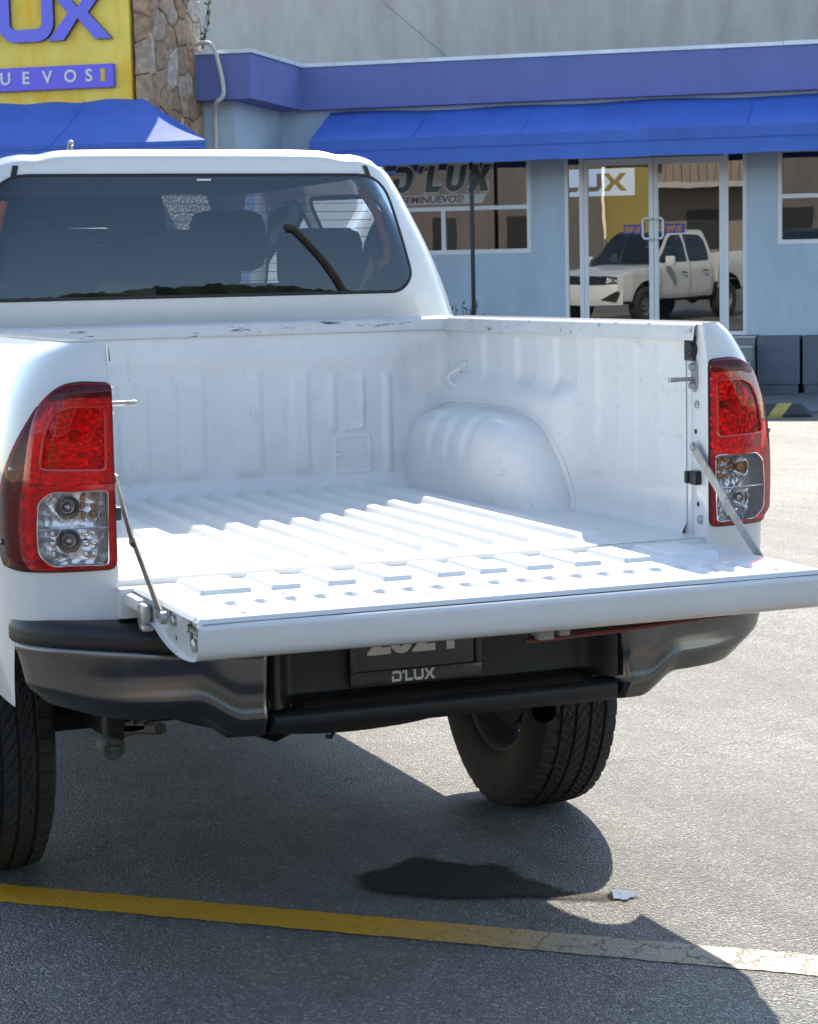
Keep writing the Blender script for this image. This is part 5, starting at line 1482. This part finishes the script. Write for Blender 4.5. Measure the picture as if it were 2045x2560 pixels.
# ---- plants
M['leaf'] = P('leaf_green', (.06, .10, .025), .6, var=.3, vscale=8)
M['stem'] = P('plant_stem', (.06, .05, .03), .8)
def sprig(name, s, t, z, h, w, n, seed, label, grow=(0, 0, 1)):
    r = random.Random(seed)
    rt_ = froot(name, s, t, z, label, 'plant')
    st_ = FB(); lf = FB()
    for k in range(max(3, n // 14)):
        tip = Vector((s + r.uniform(-w, w), -t + r.uniform(-w, w) * .6, z + h * r.uniform(.6, 1))); b0 = Vector((s + r.uniform(-.02, .02), -t, z))
        mid = b0.lerp(tip, .5) + Vector((r.uniform(-.03, .03), 0, .02))
        pts = smooth_tab([tuple(b0), tuple(mid), tuple(tip)], 10)
        st_.tube(pts, .004, 5)
        for q in range(14):
            c = Vector(pts[r.randrange(2, len(pts))]); d = Vector((r.uniform(-1, 1), r.uniform(-1, 1), r.uniform(-.3, .9))).normalized(); e = d.cross(Vector((r.uniform(-1, 1), r.uniform(-1, 1), r.uniform(-1, 1)))).normalized()
            L, W3 = r.uniform(.03, .06), r.uniform(.010, .02)
            lf.add([c, c + d * L * .5 + e * W3, c + d * L, c + d * L * .5 - e * W3], [(0, 1, 2, 3)])
    fpart(st_, 'stems', 'stem', rt_); o = fpart(lf, 'leaves', 'leaf', rt_, smooth=False); o['kind'] = 'stuff'
sprig('wall_weed', -8.40, 1.92, 4.10, .68, .12, 60, 3, 'green weed growing beside the top of the stone pier')
sprig('low_shrub', -5.76, .35, .02, 1.14, .24, 420, 6, 'small green shrub showing between the cab and the black post')


# ================================================================== ACROSS THE YARD (seen in the glass)
M['salmon'] = plaster('salmon_render', (.27, .215, .175), .06, (.20, .155, .12), .3)
M['yellowwall'] = plaster('yellow_render', (.32, .25, .07), .06)
M['bark'] = P('bark', (.16, .115, .08), .9, var=.3, vscale=6, bump=.5, bscale=18)
M['leafdark'] = P('tree_leaf', (.035, .06, .02), .7, var=.4, vscale=2)
def yard_block(name, p0, p1, depth, h, mat, label, rail=None):
    p0, p1 = Vector((*p0, 0)), Vector((*p1, 0)); d = (p1 - p0); L = d.length
    r = empty(name, p0, atan2(d.y, d.x)); tag(r, label, 'building')
    MB().box(0, L, -depth, 0, 0, h).build('wall', mat, r, smooth=False)
    MB().box(-.15, L + .15, -depth - .1, .15, h, h + .18).build('roof_edge', 'concrete', r, smooth=False)
    n = int(L / 3)
    for i in range(n):
        for z in ((1.0,) if h < 5.5 else (1.0, 5.6)):
            w = MB().box(1.0 + 3 * i, 2.3 + 3 * i, .002, .05, z, z + 1.3).build('window', 'mullion', r, smooth=False)
    if rail:
        MB().box(0, L, .0, 1.3, rail - .2, rail).build('balcony_slab', 'concrete', r, smooth=False)
        MB().tube([(0, 1.25, rail + 1.0), (L, 1.25, rail + 1.0)], .03, 6).build('handrail', 'mullion', r)
        for i in range(int(L / .28)): MB().tube([(.28 * i, 1.25, rail), (.28 * i, 1.25, rail + 1.0)], .012, 5).build('baluster', 'mullion', r)
yard_block('salmon_building', (-17.0, -23.4), (-3.6, -32.2), 8, 8.5, 'salmon', 'salmon rendered building with balcony reflected in the right panes', 3.3)
yard_block('yellow_building', (-18.4, -22.2), (-16.9, -23.2), 3, 4.0, 'yellowwall', 'yellow rendered block reflected in the entrance glass')
M['brick'] = plaster('dark_red_render', (.15, .125, .115), .1, (.09, .075, .07), .5)
yard_block('grey_building', (-30, -6.5), (-17.75, -21.1), 6, 6.5, 'brick', 'dull grey building reflected in the left office window')
def hedge_fn(a, b):
    x = -14 + 44 * a
    n1 = sin(x * .7) * .10 + sin(x * 2.9 + 1) * .06 + sin(x * 7.1) * .05 + sin(x * 15.3 + 2) * .05
    if b < .5: return (x, -34.0 + .25 * sin(x * 5 + b * 20) + .2 * sin(b * 31 + x), (8.2 + n1) * b * 2)
    return (x, -34.0 - 3 * (b - .5) * 2, 8.2 + n1 * (1 - (b - .5) * 1.0) - .6 * (b - .5) * 2)
hg = MB().grid(240, 14, hedge_fn).build('boundary_hedge', P('hedge_leaves', (.035, .05, .02), .8, var=.5, vscale=3, bump=1., bscale=6)); tag(hg, 'tall dark clipped hedge closing the yard', 'hedge')
pm = empty('palm_tree', (11.2, -26.8, 0)); tag(pm, 'bare leaning palm trunk reflected in the rear cab window', 'tree')
MB().tube(smooth_tab([(1.6, 0, 0), (1.4, 0, 4), (.75, 0, 7.4), (.2, 0, 9.0), (-.1, 0, 9.6)], 16), .15, 8).build('trunk', 'bark', pm)
MB().lathe([(-.2, .15), (0, .20), (.12, .17), (.2, .04)], 10, 'Z', (-.12, 0, 9.6)).build('cut_crown', 'bark', pm)
